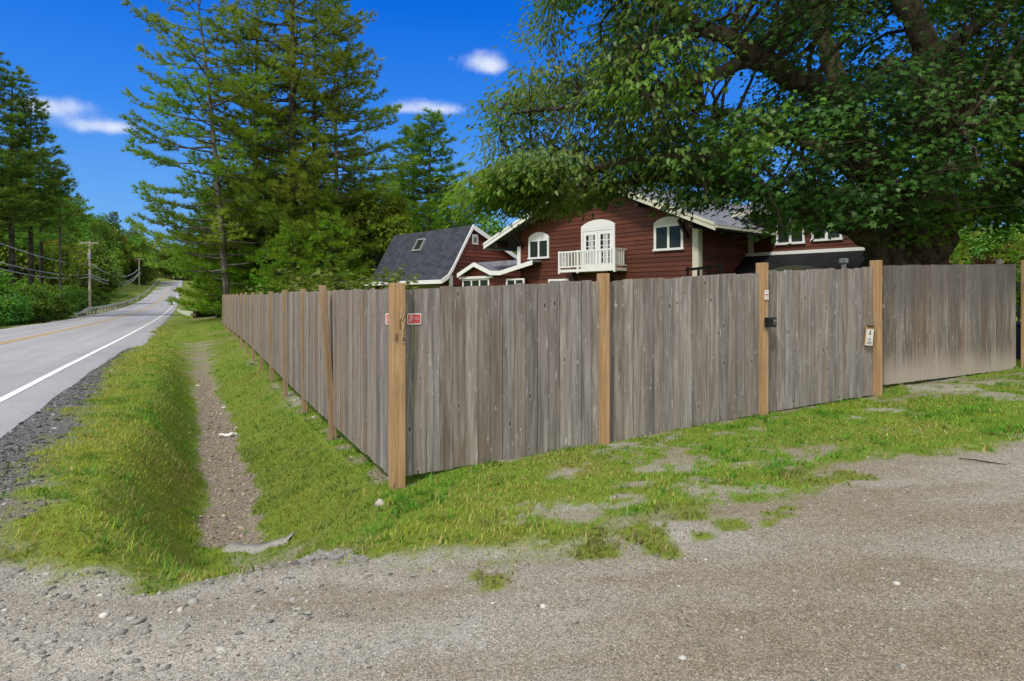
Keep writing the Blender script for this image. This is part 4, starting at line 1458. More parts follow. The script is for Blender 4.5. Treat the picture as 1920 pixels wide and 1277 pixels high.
mb.build('porch_wall', M['siding_shed'], house)
for a_, b_2, pyt, n_ in ((869, 919, 524, 3), (951, 985, 523, 2)):
    xa, zt_ = fp(a_, pyt, -.3); xb, _ = fp(b_2, pyt, -.3)
    arch_window(xa, xb, zt_ - 1.2, zt_, zt_, n_, y=-.334, fr=.10)
xa, zt_ = fp(864, 523, -.34); xb, _ = fp(925, 519, -.34)
mb = MB(); mb.box(xa, xb, -.46, -.335, zt_ - .02, zt_ + .10); mb.build('window_hood', M['white'], house)

# ------------------------------------------------------------------ garage beside the house
SX, SY = -14.6, 1.2
sw = HO + HU * SX + HV * SY
shed = empty('garage', (sw[0], sw[1], HB), H_ANG)
tag(shed, 'red garage with steep dark slate roof, skylight and white trim, left of the chalet', 'garage')
tz = EYE - HB
RP = [(.92 - SY, 4.22 + tz), (-.46 - SY, 1.85 + tz), (-.82 - SY, 1.33 + tz), (-1.26 - SY, 1.05 + tz)]
BK = [(.92 - SY, 4.22 + tz), (5.6 - SY, 4.22 + tz - 4.68 * .49)]
gx1 = -10.3 - SX; gx0 = -18.9 - SX
mb = MB()
for (ya, za), (yb, zb) in zip(RP[1:], RP[:-1]):
    mb.slab([(gx0, ya, za), (gx1, ya, za), (gx1, yb, zb), (gx0, yb, zb)], .10)
(ya, za), (yb, zb) = BK
mb.slab([(gx1, yb, zb), (gx0, yb, zb), (gx0, ya, za), (gx1, ya, za)], .10)
mb.build('roof', M['slate'], shed)
for side, line in (('f', RP), ('b', BK)):
    mb = MB()
    for (ya, za), (yb, zb) in zip(line[:-1], line[1:]):
        mb.add([(x_, yy, zz) for x_ in (gx1 - .01, gx1 + .06) for yy, zz in ((ya, za + .03), (yb, zb + .03), (yb, zb - .21), (ya, za - .24))],
               [(0, 1, 2, 3), (7, 6, 5, 4), (0, 4, 5, 1), (1, 5, 6, 2), (2, 6, 7, 3), (3, 7, 4, 0)])
    mb.build('bargeboard', M['white'], shed)
mb = MB(); mb.box(gx0, gx1 - .02, RP[3][0] - .05, RP[3][0], RP[3][1] - .22, RP[3][1] + .0); mb.build('eave_board', M['white'], shed)
gw = gx1 - .22
mb = MB()
yf = -.55 - SY; ybk = 5.4 - SY


def sh_l(z):
    f_ = (RP[0][0] - (RP[0][1] - z) * (RP[0][0] - RP[1][0]) / (RP[0][1] - RP[1][1])) + .12
    return max(f_, yf) , min(ybk, BK[0][0] + (BK[0][1] - z) / .49 - .15)


Wall((gw, 0, 0), (0, 1, 0), (1, 0, 0)).rows(mb, sh_l, 0, RP[0][1] - .12, .21, .04)
mb.build('gable_wall', M['siding_shed'], shed)
mb = MB(); mb.box(gw + .002, gw + .075, yf - .06, yf + .16, 0, RP[2][1] - .02); mb.build('corner_board', M['white'], shed)
mb = MB(); mb.box(gx0 + .3, gw - .9, yf, yf + .1, 0, RP[2][1] - .05); mb.build('front_panel', M['olive_wall'], shed)
mb = MB(); mb.box(gw - .895, gw, yf - .01, yf + .1, 0, RP[2][1] - .05); mb.box(gx0 + .3, gx0 + 4.3, yf - .05, yf - .005, 0, RP[2][1] - .05); mb.build('front_wall', M['siding'], shed)
mb = MB()
for x_ in (gw - .25, gw - 4.0): mb.bar((x_, yf - .03, RP[3][1] - .75), (x_, RP[3][0] + .15, RP[3][1] - .1), .09, .09)
mb.build('brace', M['beam'], shed)
# gable vent
q0 = pix_plane(884, 458, (gw + SX, 0, 0), (1, 0, 0)); q1 = pix_plane(895, 440, (gw + SX, 0, 0), (1, 0, 0))
ya, yb, za, zb = q0[1] - SY, q1[1] - SY, q0[2], q1[2]
mb = MB(); mb.box(gw + .03, gw + .08, ya, yb, za, zb); vo = mb.build('gable_vent', M['white'], shed)
mb = MB()
for k in range(4): mb.box(gw + .081, gw + .088, ya + .1, yb - .1, za + .1 + (zb - za - .25) * k / 4, za + .16 + (zb - za - .25) * k / 4)
mb.build('slats', M['soffit'], vo)
# skylight lying on the front slope
e1 = np.array([1, 0, 0.]); e2_ = np.array([0, RP[0][0] - RP[1][0], RP[0][1] - RP[1][1]]); e2_ /= np.linalg.norm(e2_); nn = np.cross(e1, e2_)
pr = np.array([SX, RP[1][0] + SY, RP[1][1]])
cs = [pix_plane(*q, pr, nn) - np.array([SX, SY, 0]) for q in ((774, 472.5), (788.5, 471.5), (800, 449), (785.5, 449.5))]
c0 = sum(cs) / 4
hx = abs(cs[1][0] - cs[0][0] + cs[2][0] - cs[3][0]) / 4; hy = abs((cs[2] + cs[3] - cs[0] - cs[1]) @ e2_) / 4


def sk(u, v, o): return tuple(c0 + e1 * u + e2_ * v + nn * o)


def skbox(mb, u0, u1, v0, v1, o0, o1):
    mb.add([sk(u0, v0, o0), sk(u1, v0, o0), sk(u1, v1, o0), sk(u0, v1, o0), sk(u0, v0, o1), sk(u1, v0, o1), sk(u1, v1, o1), sk(u0, v1, o1)],
           [(0, 3, 2, 1), (4, 5, 6, 7), (0, 1, 5, 4), (1, 2, 6, 5), (2, 3, 7, 6), (3, 0, 4, 7)])


mb = MB(); b_w = .09
skbox(mb, -hx, -hx + b_w, -hy, hy, 0, .12); skbox(mb, hx - b_w, hx, -hy, hy, 0, .12); skbox(mb, -hx + b_w, hx - b_w, hy - b_w, hy, 0, .12); skbox(mb, -hx + b_w, hx - b_w, -hy, -hy + b_w, 0, .12)
so = mb.build('skylight', M['grey_metal'], shed)
mb = MB(); skbox(mb, -hx + b_w, hx - b_w, -hy + b_w, hy - b_w, .03, .07); mb.build('pane', M['glass'], so)

# olive dome and black handrail behind the fence
p = at(1494, 512, 19)
um = empty('patio_umbrella', (p[0], p[1], Hs(p[0], p[1])), 0)
tag(um, 'olive green canopy top just showing above the fence beside the middle post', 'umbrella')
top_z = at(1494, 497, 19)[2] - um.location.z
vs, fs = [(0, 0, top_z)], []
for r_i, (rr, dz) in enumerate(((.35, .03), (.8, .16), (1.15, .34))):
    for k in range(16): vs.append((rr * math.cos(k * math.pi / 8), rr * math.sin(k * math.pi / 8), top_z - dz))
for k in range(16):
    fs.append((0, 1 + k, 1 + (k + 1) % 16))
    for q in range(2): fs.append((1 + q * 16 + k, 1 + (q + 1) * 16 + k, 1 + (q + 1) * 16 + (k + 1) % 16, 1 + q * 16 + (k + 1) % 16))
mb = MB(); mb.add(vs, fs); M['olive_cloth'] = simple('olive_cloth', (0.115, 0.11, 0.03), 0.85, 0.15, 7)
mb.build('canopy', M['olive_cloth'], um)
mb = MB(); mb.tube([(0, 0, 0), (0, 0, top_z)], [.025, .025], 8); mb.build('pole', M['beam'], um)
p0 = at(1288, 506, 17.5); p1 = at(1352, 503, 17.0)
hr = empty('handrail', (p0[0], p0[1], Hs(p0[0], p0[1])), math.atan2(p1[1] - p0[1], p1[0] - p0[0]))
tag(hr, 'black iron handrail showing just over the fence below the chalet corner', 'railing')
Lh = math.hypot(p1[0] - p0[0], p1[1] - p0[1]); zt_ = p0[2] - hr.location.z
mb = MB(); mb.bar((-.02, 0, zt_), (Lh, 0, zt_ + .08), .06, .07); mb.build('rail', M['black'], hr)
for k in range(4):
    mb = MB(); mb.box(Lh * k / 3.2, Lh * k / 3.2 + .05, -.02, .02, -.1, zt_ - .01 + .02 * k + (.09 if k == 0 else 0)); mb.build('upright', M['black'], hr)
p = at(1771, 560, 19)
mb = MB(); mb.box(-.08, .08, -.08, .08, -.3, at(1771, 440, 19)[2] - .4); mb.box(-.12, .12, -.12, .12, at(1771, 440, 19)[2] - .398, at(1771, 440, 19)[2] - .36)
o = mb.build('steel_post', M['rust']); o.location = (p[0], p[1], .4)
tag(o, 'rusty brown upright post right beside the big maple trunk', 'post')

# ------------------------------------------------------------------ trees
def tuft_template(n, seed, spread=0.75, w=0.10):
    r_ = np.random.default_rng(seed)
    V, Fc = [], []
    for i in range(n):
        a = 2 * math.pi * i / n + r_.uniform(-.3, .3)
        sp_ = spread * r_.uniform(.35, 1)
        tip = np.array([math.cos(a) * sp_, r_.uniform(.55, 1.0), math.sin(a) * sp_ * .7 + .12])
        side = np.cross(tip, r_.normal(0, 1, 3)); side /= np.linalg.norm(side)
        b = len(V)
        V += [side * w * .5, -side * w * .5 + tip * .1, tip]
        Fc.append([b, b + 1, b + 2])
    return np.array(V), np.array(Fc)


TUFT_V, TUFT_F = tuft_template(13, 5, .8, .12)


def pine(name, seed, height, base, reach, nb, colr, bark, trunk_r, lean=(0, 0), tuft=.44, droop=0.0, density=1.0, spread_z=.25, flat=True, side_only=None, step=.27):
    """reach(f): branch length in metres at relative height f; base: relative height of the lowest live branch"""
    r_ = np.random.default_rng(seed)
    root = empty(name, (0, 0, 0))
    tb = MB()
    npt = 9
    tp = []
    for i in range(npt + 1):
        f = i / npt
        tp.append((lean[0] * f ** 1.3 + .12 * math.sin(seed + f * 5) * f, lean[1] * f ** 1.3 + .1 * math.cos(seed * 2 + f * 4) * f, -.4 + (height + .4) * f))
    tr = [trunk_r * (1.35 if i == 0 else 1) * (1 - .93 * (i / npt) ** 1.1) + .012 for i in range(npt + 1)]
    tb.tube(tp, tr, 9)
    tpa = np.array(tp)
    P, D, C = [], [], []
    for i in range(nb):
        f = base + (1 - base) * ((i + r_.uniform(0, 1)) / nb)
        f = min(f, .995)
        h = height * f
        b0 = np.array([np.interp(h, tpa[:, 2], tpa[:, k]) for k in (0, 1)] + [h])
        az = i * 2.399 + r_.uniform(-.5, .5)
        L = reach(f) * r_.uniform(.62, 1.12)
        if r_.random() < .10: L *= .5
        dirh = np.array([math.cos(az), math.sin(az), 0.])
        rise = r_.uniform(-.08, .22) + .55 * max(0, f - .75) / .25 - droop * (1 - f)
        pts = []
        nk = 6
        bend = r_.uniform(-.25, .25)
        side = np.array([-dirh[1], dirh[0], 0])
        for k in range(nk + 1):
            u = k / nk
            pts.append(b0 + dirh * L * u + side * L * bend * u * u * .5 + np.array([0, 0, 1.]) * L * (rise * u - .12 * u * (1 - u) * 1.2 + .14 * u ** 3))
        br = max(.015, .012 * L + .01)
        tb.tube([tuple(p) for p in pts], [br * (1 - .8 * k / nk) for k in range(nk + 1)], 4, cap=False)
        pa = np.array(pts)
        shade_c = colr * r_.uniform(.75, 1.3) * np.array([r_.uniform(.8, 1.12), 1, r_.uniform(.8, 1.1)])
        # side shoots in a flat spray
        ns = max(3, int(L / .42 * density))
        for q in range(ns):
            u = .42 + .58 * (q + r_.random()) / ns if L > 1.5 else (q + r_.random()) / ns
            c_ = np.array([np.interp(u * nk, range(nk + 1), pa[:, k]) for k in range(3)])
            sgn = 1 if q % 2 else -1
            ang = r_.uniform(.45, 1.15) * sgn
            dd = dirh * math.cos(ang) + side * math.sin(ang) + np.array([0, 0, r_.uniform(-.08, .28)])
            sl = (.35 + .36 * L * (1 - u) * r_.uniform(.5, 1.1) + .25)
            sl = min(sl, 2.2)
            nt = max(2, int(sl / step))
            for w_ in range(nt):
                v = (w_ + .6) / nt
                P.append(c_ + dd * sl * v + r_.normal(0, .06, 3) * np.array([1, 1, .7]))
                D.append(dd + np.array([0, 0, .25]) + r_.normal(0, .3, 3))
                C.append(shade_c * r_.uniform(.8, 1.2))
            if sl > .9:
                tb.tube([tuple(c_), tuple(c_ + dd * sl * .9)], [.012, .005], 3, cap=False)
        for w_ in range(3):
            P.append(pa[-1] + r_.normal(0, .1, 3)); D.append(dirh + np.array([0, 0, .5])); C.append(shade_c)
    # dead snags under the crown
    for i in range(int(6 * (1 if base > .15 else .3))):
        h = height * r_.uniform(.08, max(.1, base))
        az = r_.uniform(0, 6.28); L = r_.uniform(.5, 2.2)
        b0 = np.array([np.interp(h, tpa[:, 2], tpa[:, k]) for k in (0, 1)] + [h])
        e_ = b0 + np.array([math.cos(az) * L, math.sin(az) * L, r_.uniform(-.4, .2)])
        tb.tube([tuple(b0), tuple((b0 + e_) / 2 + np.array([0, 0, .08])), tuple(e_)], [.025, .017, .006], 4, cap=False)
    P = np.array(P); D = np.array(D); C = np.array(C)
    Rm = rot_from(D, np.tile([0, 0, 1.], (len(P), 1)) + r_.normal(0, .2, (len(P), 3)))
    V, Fc = inst(TUFT_V, TUFT_F, P, Rm, tuft * r_.uniform(.75, 1.3, len(P)))
    tb.build('trunk', bark, root, smooth=True)
    mesh_arrays('crown', V, Fc, M['needles'], root, attrs={'Col': np.repeat(C, len(TUFT_V), 0)})
    return root


LEAFQ_V = np.array([[0, 0, 0], [.36, .42, .09], [0, 1, -.12], [-.36, .42, .09]], float)
LEAFQ_F = np.array([[0, 1, 2], [0, 2, 3]])


def broadleaf(name, seed, height, crown_r, crown_base, nclump, per, leaf, colr, bark, trunk_r, clump_r=1.0, tint=None, stems=1):
    r_ = np.random.default_rng(seed)
    root = empty(name, (0, 0, 0))
    tb = MB()
    cz = (height + crown_base) / 2; hz = (height - crown_base) / 2
    cl = []
    while len(cl) < nclump:
        p = r_.normal(0, 1, 3); p /= np.linalg.norm(p)
        p *= r_.uniform(.35, 1) ** .5
        bump_ = .78 + .32 * r_.random()
        q = np.array([p[0] * crown_r * bump_, p[1] * crown_r * bump_, cz + p[2] * hz * bump_])
        if p[2] < -.2: q[:2] *= 1.05
        cl.append(q)
    cl = np.array(cl)
    for k in range(stems):
        ox, oy = (r_.normal(0, .35, 2) if stems > 1 else (0, 0))
        tb.tube([(ox, oy, -.4), (ox * 1.2, oy * 1.2 + .05, crown_base), (ox * 1.5 + r_.normal(0, .3), oy * 1.5 + r_.normal(0, .3), cz), (ox * 1.6 + r_.normal(0, .4), oy * 1.6, height * .93)], [trunk_r * 1.3, trunk_r, trunk_r * .6, .02], 7)
    for q in cl[::2]:
        h0 = max(crown_base * .7, q[2] - np.hypot(q[0], q[1]) * .9)
        mid_ = np.array([q[0] * .5, q[1] * .5, h0 + (q[2] - h0) * .35])
        tb.tube([(0, 0, h0), tuple(mid_), tuple(q)], [trunk_r * .35, trunk_r * .22, .012], 4, cap=False)
    P, D, U, C = [], [], [], []
    for q in cl:
        n = int(per * r_.uniform(.7, 1.3))
        off = r_.normal(0, 1, (n, 3)); off /= np.linalg.norm(off, axis=1, keepdims=True)
        rad = clump_r * r_.uniform(.7, 1.25) * r_.uniform(.3, 1, (n, 1)) ** .6
        pp = q + off * rad * np.array([1, 1, .62])
        P.append(pp)
        out = (pp - np.array([0, 0, cz])); out /= np.linalg.norm(out, axis=1, keepdims=True) + 1e-6
        D.append(out * .6 + off * .5 + r_.normal(0, .5, (n, 3)) - np.array([0, 0, .35]))
        U.append(np.tile([0, 0, 1.], (n, 1)) + out * .4 + r_.normal(0, .45, (n, 3)))
        cc = colr * r_.uniform(.72, 1.3) * np.array([r_.uniform(.8, 1.3), 1, 1])
        if tint is not None and r_.random() < tint[1]: cc = np.array(tint[0]) * r_.uniform(.7, 1.2)
        C.append(cc * r_.uniform(.75, 1.25, (n, 1)))
    P, D, U, C = map(np.concatenate, (P, D, U, C))
    V, Fc = inst(LEAFQ_V, LEAFQ_F, P, rot_from(D, U), leaf * r_.uniform(.7, 1.35, len(P)))
    tb.build('trunk', bark, root, smooth=True)
    mesh_arrays('crown', V, Fc, M['leaf_wood'], root, attrs={'Col': np.repeat(C, 4, 0)})
    return root


def put(root, px, d, rz=0.0, sc=1.0, label=None, cat='tree', group=None, copy=False, xyp=None):
    x, y = xyp if xyp is not None else ((px - CX) / F_PX * d, d)
    z = Hs(x, y) - .05
    if copy:
        o = dup(root, (x, y, z), rz, sc)
        if 'group' in o: del o['group']
    else:
        o = root; o.location = (x, y, z); o.rotation_euler = (0, 0, rz)
        o.scale = (sc, sc, sc) if not hasattr(sc, '__len__') else sc
    tag(o, label, cat, group)
    return o


PINE = np.array([0.16, 0.235, 0.026]); PINE_D = np.array([0.12, 0.21, 0.034]); PINE_Y = np.array([0.17, 0.28, 0.02])


def hero_reach(wmax, ftop=1.0):
    def f_(f):
        if f < .18: return wmax * (.55 + f * 2)
        if f < .55: return wmax * (.92 + .08 * math.sin((f - .18) * 8))
        return wmax * max(.06, (1 - ((f - .55) / .47)) ** .75)
    return f_


G_P = 'tall pines beyond the end of the fence'
p_ = pine('pine_tree', 11, 26.5, .10, hero_reach(6.6), 104, PINE, M['bark_grey'], .26, lean=(-2.9, .4), step=.24)
put(p_, 428, 47, 0, 1, 'tall pine with bare pale grey leaning trunk just past the far end of the fence', 'pine tree', G_P)
p_ = pine('pine_tree', 23, 31, .16, hero_reach(6.8), 118, PINE * .95, M['bark_pine'], .46, step=.24)
put(p_, 547, 49, 1.0, 1, 'tallest pine with the thickest dark trunk in the middle of the clump', 'pine tree', G_P)
p_ = pine('pine_tree', 31, 27.5, .22, hero_reach(5.0), 88, PINE, M['bark_pine'], .28, step=.24)
put(p_, 480, 52, 2.0, 1, 'slender dark-trunked pine between the leaning grey pine and the thickest pine', 'pine tree', G_P)
p_ = pine('pine_tree', 47, 29, .15, hero_reach(6.0), 100, PINE * 1.05, M['bark_pine'], .3, step=.24)
put(p_, 590, 54, .4, 1, 'pine just right of the thickest trunk in the clump', 'pine tree', G_P)
p_ = pine('pine_tree', 59, 26, .10, hero_reach(5.6), 104, PINE * 1.1, M['bark_grey'], .24, lean=(.6, 0), step=.24)
put(p_, 634, 51, 2.6, 1, 'pine at the right side of the clump, its thin pale trunk nearest the garage', 'pine tree', G_P)
p_ = pine('pine_tree', 61, 25, .3, hero_reach(4.2), 60, PINE * .9, M['bark_pine'], .22)
put(p_, 508, 60, .7, 1, 'thin pine farther back between two dark trunks of the clump', 'pine tree', G_P)
# understory of the clump: low spreading boughs
low_ = pine('young_pine', 71, 9.5, .08, lambda f: 3.9 * (1 - f) ** .6 + .3, 62, PINE_Y * .9, M['bark_pine'], .11, droop=.1)
high_ = pine('young_pine', 73, 10.5, .30, lambda f: 4.6 * (1 - f) ** .5 + .3, 78, PINE_Y * .75, M['bark_pine'], .13, droop=.05)
G_U = 'low young pines under the tall clump'
put(high_, 410, 60, 2.0, (1.2, 1.2, 1.1), 'young pine whose high boughs hang over the road edge left of the leaning grey trunk', 'pine tree', G_U)
for px, d, rz, sc, lab in ((455, 56, 1.3, (1.4, 1.4, 1.05), 'young pine with layered boughs right behind the leaning grey trunk'), (530, 54, 2.2, (1.35, 1.35, 1.0), 'young pine with layered boughs left of the thickest trunk'), (600, 47, 3.1, .85, 'young pine with layered boughs right of the thickest trunk, nearest the fence'), (665, 56, 4.4, 1.1, 'young pine with layered boughs at the right end of the clump')):
    put(high_, px, d, rz, sc, lab, 'pine tree', G_U, copy=True)
for i, (px, d, sc, rz, lab) in enumerate(((420, 55, .70, 0, 'low young pine overhanging the road verge left of the fence end'),
        (462, 50, .72, 1.2, 'low young pine close behind the far end of the fence'),
        (520, 44, .55, 2.1, 'low bright green young pine in front of the dark trunks'),
        (575, 46, .66, 3.3, 'low young pine below the pine right of the thickest trunk'),
        (418, 70, .9, 4.0, 'young pine at the roadside beyond the small end guardrail'),
        (408, 58, 1.0, 5.0, 'dark young pine behind the leaning grey trunk'),
        (620, 43, .72, .5, 'yellow-green young pine behind the fence left of the leafy shrub'),
        (436, 64, 1.1, 2.6, 'young pine far behind the left end of the road fence'),
        (492, 50, 1.05, 3.9, 'broad young pine between the slender pine and the thickest trunk'),
        (548, 42.5, .66, 4.6, 'light green young pine straight in front of the thickest trunk'),
        (600, 50, 1.1, 1.7, 'tall young pine under the right side of the clump'),
        (440, 53, 1.15, 2.9, 'tall young pine right behind the leaning grey trunk'))):
    put(low_, px, d, rz, sc, lab, 'pine tree', G_U, copy=i > 0)

# pines across the road
G_L = 'pines on the left side of the road'
lp1 = pine('pine_tree', 83, 26, .36, lambda f: 5.2 * max(.05, 1 - f) ** .62 * (1 if f > .42 else .75), 100, PINE_D, M['bark_pine'], .27, tuft=.52)
lp2 = pine('pine_tree', 89, 24, .42, lambda f: 4.6 * max(.05, 1 - f) ** .6, 84, PINE_D * 1.1, M['bark_pine'], .22, tuft=.52)
put(lp1, 22, 66, 0, (1.25, 1.25, .97), 'tall dark pine left of the road, the tallest beside the left edge', 'pine tree', G_L)
put(lp2, 58, 68, 0, (1.3, 1.3, .95), 'dark pine with two-toned trunk standing just left of the white cloud', 'pine tree', G_L)
put(lp1, -28, 64, 2.2, (1.25, 1.25, 1.0), 'dark pine cut off by the left edge of the photo', 'pine tree', G_L, copy=True)
put(lp2, 76, 76, 1.9, (1.15, 1.15, .80), 'shorter dark pine on the right flank of the roadside pines', 'pine tree', G_L, copy=True)
put(lp2, 40, 82, 3.1, .95, 'dark pine half hidden behind the tallest roadside pine', 'pine tree', G_L, copy=True)
sn = pine('dying_pine', 97, 15.5, .55, lambda f: 3.3 * max(.1, 1 - f) ** .5, 22, PINE, M['bark_grey'], .13, density=.5)
put(sn, 113, 70, 0, 1, 'thin nearly bare pine trunk left of the first utility pole', 'pine tree', G_L)
sn2 = pine('dying_pine', 99, 9, .7, lambda f: 1.5, 14, PINE, M['bark_grey'], .10, density=.5)
put(sn2, 146, 95, 0, 1, 'short thin bare trunk just left of the first utility pole', 'pine tree', G_L)

# conifers behind the garage
G_B = 'conifers behind the garage'
mp = pine('conifer_tree', 103, 23, .10, lambda f: 5.2 * max(.05, 1 - f) ** .65 + .2, 140, PINE * np.array([.62, .72, .95]), M['bark_pine'], .24, tuft=.58)
put(mp, 806, 76, 0, (1.35, 1.35, 1.0), 'twin-looking tall conifer behind the garage roof, the taller one', 'conifer', G_B)
put(mp, 774, 79, 2.4, (1.3, 1.3, .97), 'slightly shorter conifer just left of the tallest one behind the garage', 'conifer', G_B, copy=True)
put(mp, 838, 90, 4.0, (1.2, 1.2, .8), 'conifer on the right shoulder behind the garage ridge', 'conifer', G_B, copy=True)
put(mp, 740, 84, 1.2, (1.0, 1.0, .62), 'lower conifer left of the pair behind the garage', 'conifer', G_B, copy=True)
put(low_, 716, 58, 1.0, 1.25, 'light green drooping conifer left of the garage roof', 'conifer', G_B, copy=True)
put(low_, 745, 62, 2.9, 1.2, 'light green conifer touching the left end of the garage ridge', 'conifer', G_B, copy=True)
put(low_, 878, 82, 4.9, 1.35, 'light conifer behind the gap between garage and chalet', 'conifer', G_B, copy=True)
put(low_, 806, 64, 1.9, 1.1, 'low broad conifer right behind the garage ridge', 'conifer', G_B, copy=True)

# broadleaf trees
BY = np.array([.165, .265, .024]); BG = np.array([.125, .215, .03])
bl1 = broadleaf('leafy_tree', 201, 10.5, 3.3, 1.6, 60, 85, .36, BY, M['bark_grey'], .14, 1.05)
G_Y = 'yellow-green trees between the pines and the garage'
for i, (px, d, sc, rz, lab) in enumerate(((668, 60, 1.0, 0, 'yellow-green leafy tree between the pine clump and the garage roof'),
        (700, 52, 1.0, 2, 'yellow-green leafy tree touching the left edge of the garage roof'),
        (640, 58, 1.12, 4, 'yellow-green leafy tree behind the thin pale pine trunk'),
        (732, 66, 1.05, 5, 'leafy tree seen above the left corner of the garage roof')  )):
    put(bl1, px, d, rz, sc, lab, 'tree', G_Y, copy=i > 0)
bl2 = broadleaf('leafy_tree', 211, 11.5, 3.6, 2.0, 60, 80, .42, BG, M['bark_grey'], .16, 1.15)
bl3 = broadleaf('leafy_tree', 223, 10, 3.0, 1.5, 50, 80, .40, BY * np.array([.85, .85, 1]), M['bark_grey'], .14, 1.05, tint=((.16, .065, .02), .22))
put(bl3, 688, 60, 1, .95, 'leafy tree with reddish brown patches left above the garage roof', 'tree', G_Y)
put(bl2, 920, 70, 0, .9, 'green leafy tree behind the left rake of the chalet roof', 'tree', 'trees behind the chalet')
G_H = 'trees behind the chalet'
for i, (px, d, sc) in enumerate(((965, 66, .8), (1060, 74, .85), (1180, 70, .8), (1300, 72, .8), (1420, 70, .85), (1540, 74, .85), (1650, 66, .75))):
    put((bl1, bl2)[i % 2], px, d, i * 1.3, sc, 'leafy tree behind the chalet roof', 'tree', G_H, copy=True)

# wooded slope left of the road, woods behind the clump and far right
def blocks(px, d, rad):
    """would a crown stand in front of one of the two utility poles?"""
    rp = rad * F_PX / d
    return (d < 107 and px + rp > 156 and px - rp < 176) or (d < 250 and px + rp > 253 and px - rp < 268)


kinds = [bl1, bl2, bl3, mp, low_, bl2, bl1]
G_W = 'trees of the wooded slope along the road'
rr = random.Random(5)
cnt = 0
for s0 in np.arange(78, 330, 5.6):
    for t0 in (-17, -23, -30, -38, -47, -60, -78):
        if s0 < 100 and t0 > -20: continue
        s1 = s0 + rr.uniform(-3, 3); t1 = t0 + rr.uniform(-4, 3)
        if t0 < -50 and rr.random() < .25: continue
        x, y = xy(s1, t1)
        px = CX + F_PX * x / y
        if not (-60 < px < 345): continue
        if blocks(px, y, 3.6 if s1 < 165 else 6.2): continue
        k = rr.choice(kinds)
        scl = rr.uniform(.75, 1.2) * (1 + .6 * float(smooth01(s1, 170, 300))) * (.62 if k is mp else 1.3 if k is low_ else 1.0)
        put(k, 0, 0, rr.uniform(0, 6.3), scl, 'mixed green tree on the wooded slope left of the road', 'tree', G_W, copy=True, xyp=(x, y)); cnt += 1
        if cnt > 230: break
G_E = 'trees beyond the crest of the road'
for i in range(70):
    s1 = rr.uniform(330, 470); t1 = rr.uniform(-95, 45)
    if s1 < 388 and -15 < t1 < 7: continue
    if i > 30: s1, t1 = rr.uniform(392, 425), rr.uniform(-45, 35)
    x, y = xy(s1, t1)
    put(rr.choice([bl1, bl2, bl3, bl2]), 0, 0, rr.uniform(0, 6.3), rr.uniform(1.3, 2.0), 'distant green tree beyond the crest of the road', 'tree', G_E, copy=True, xyp=(x, y))
G_R = 'trees on the right of the far road'
for i in range(26):
    s1 = 84 + i * 8.5 + rr.uniform(-2, 2); t1 = rr.uniform(4.6, 7.5) + (2.5 if s1 < 110 else 0)
    x, y = xy(s1, t1)
    put(rr.choice([bl1, bl2, low_]), 0, 0, rr.uniform(0, 6.3), rr.uniform(.8, 1.1), 'green tree leaning over the right edge of the far road', 'tree', G_R, copy=True, xyp=(x, y))
for i in range(46):
    s1 = rr.uniform(62, 230); t1 = 4.5 + abs(rr.gauss(0, 1)) * 12 + (1.0 if s1 < 80 else 0)
    x, y = xy(s1, t1)
    px = CX + F_PX * x / y
    if not (300 < px < 760): continue
    k = rr.choice([bl1, bl2, bl3, low_, low_])
    put(k, 0, 0, rr.uniform(0, 6.3), rr.uniform(.8, 1.15) * (1.25 if k is low_ else .9), 'green tree in the woods behind the pine clump', 'tree', G_R, copy=True, xyp=(x, y))
G_F = 'trees on the far right hillside'
for i in range(60):
    px = rr.uniform(1690, 2100); d = rr.uniform(85, 165)
    k = rr.choice([bl2, bl3, low_, bl2])
    put(k, px, d, rr.uniform(0, 6.3), rr.uniform(.9, 1.2) * (d / 105) ** .6 * (1.2 if k is low_ else 1), 'pale green tree on the hillside beyond the gate', 'tree', G_F, copy=True)

# roadside bushes on the left
G_S = 'bushes along the left verge'
b1 = broadleaf('bush', 301, 4.2, 2.3, .2, 46, 80, .26, np.array([.10, .19, .02]), M['bark_grey'], .05, .75, stems=4)
b2 = broadleaf('bush', 307, 3.2, 2.0, .1, 40, 75, .24, np.array([.08, .165, .02]), M['bark_grey'], .05, .7, stems=4)
first = {1: True, 2: True}
for i, s0 in enumerate(np.arange(44, 150, 3.6)):
    for t0 in (-12.9, -16.0):
        s1 = s0 + rr.uniform(-1, 1); t1 = t0 + rr.uniform(-.9, .6)
        if t0 > -14 and s1 > 108: t1 -= 1.2
        x, y = xy(s1, t1)
        px = CX + F_PX * x / y
        if px < -90 or px > 300 or blocks(px, y, 1.9): continue
        w_ = rr.choice((1, 2)); k = b1 if w_ == 1 else b2
        sc = rr.uniform(.85, 1.25) * (1.0 if t0 < -14 else .72) * (1 if s1 < 100 else .75)
        put(k, 0, 0, rr.uniform(0, 6.3), sc, 'dense green bush on the left verge of the road', 'bush', G_S, copy=not first[w_], xyp=(x, y)); first[w_] = False

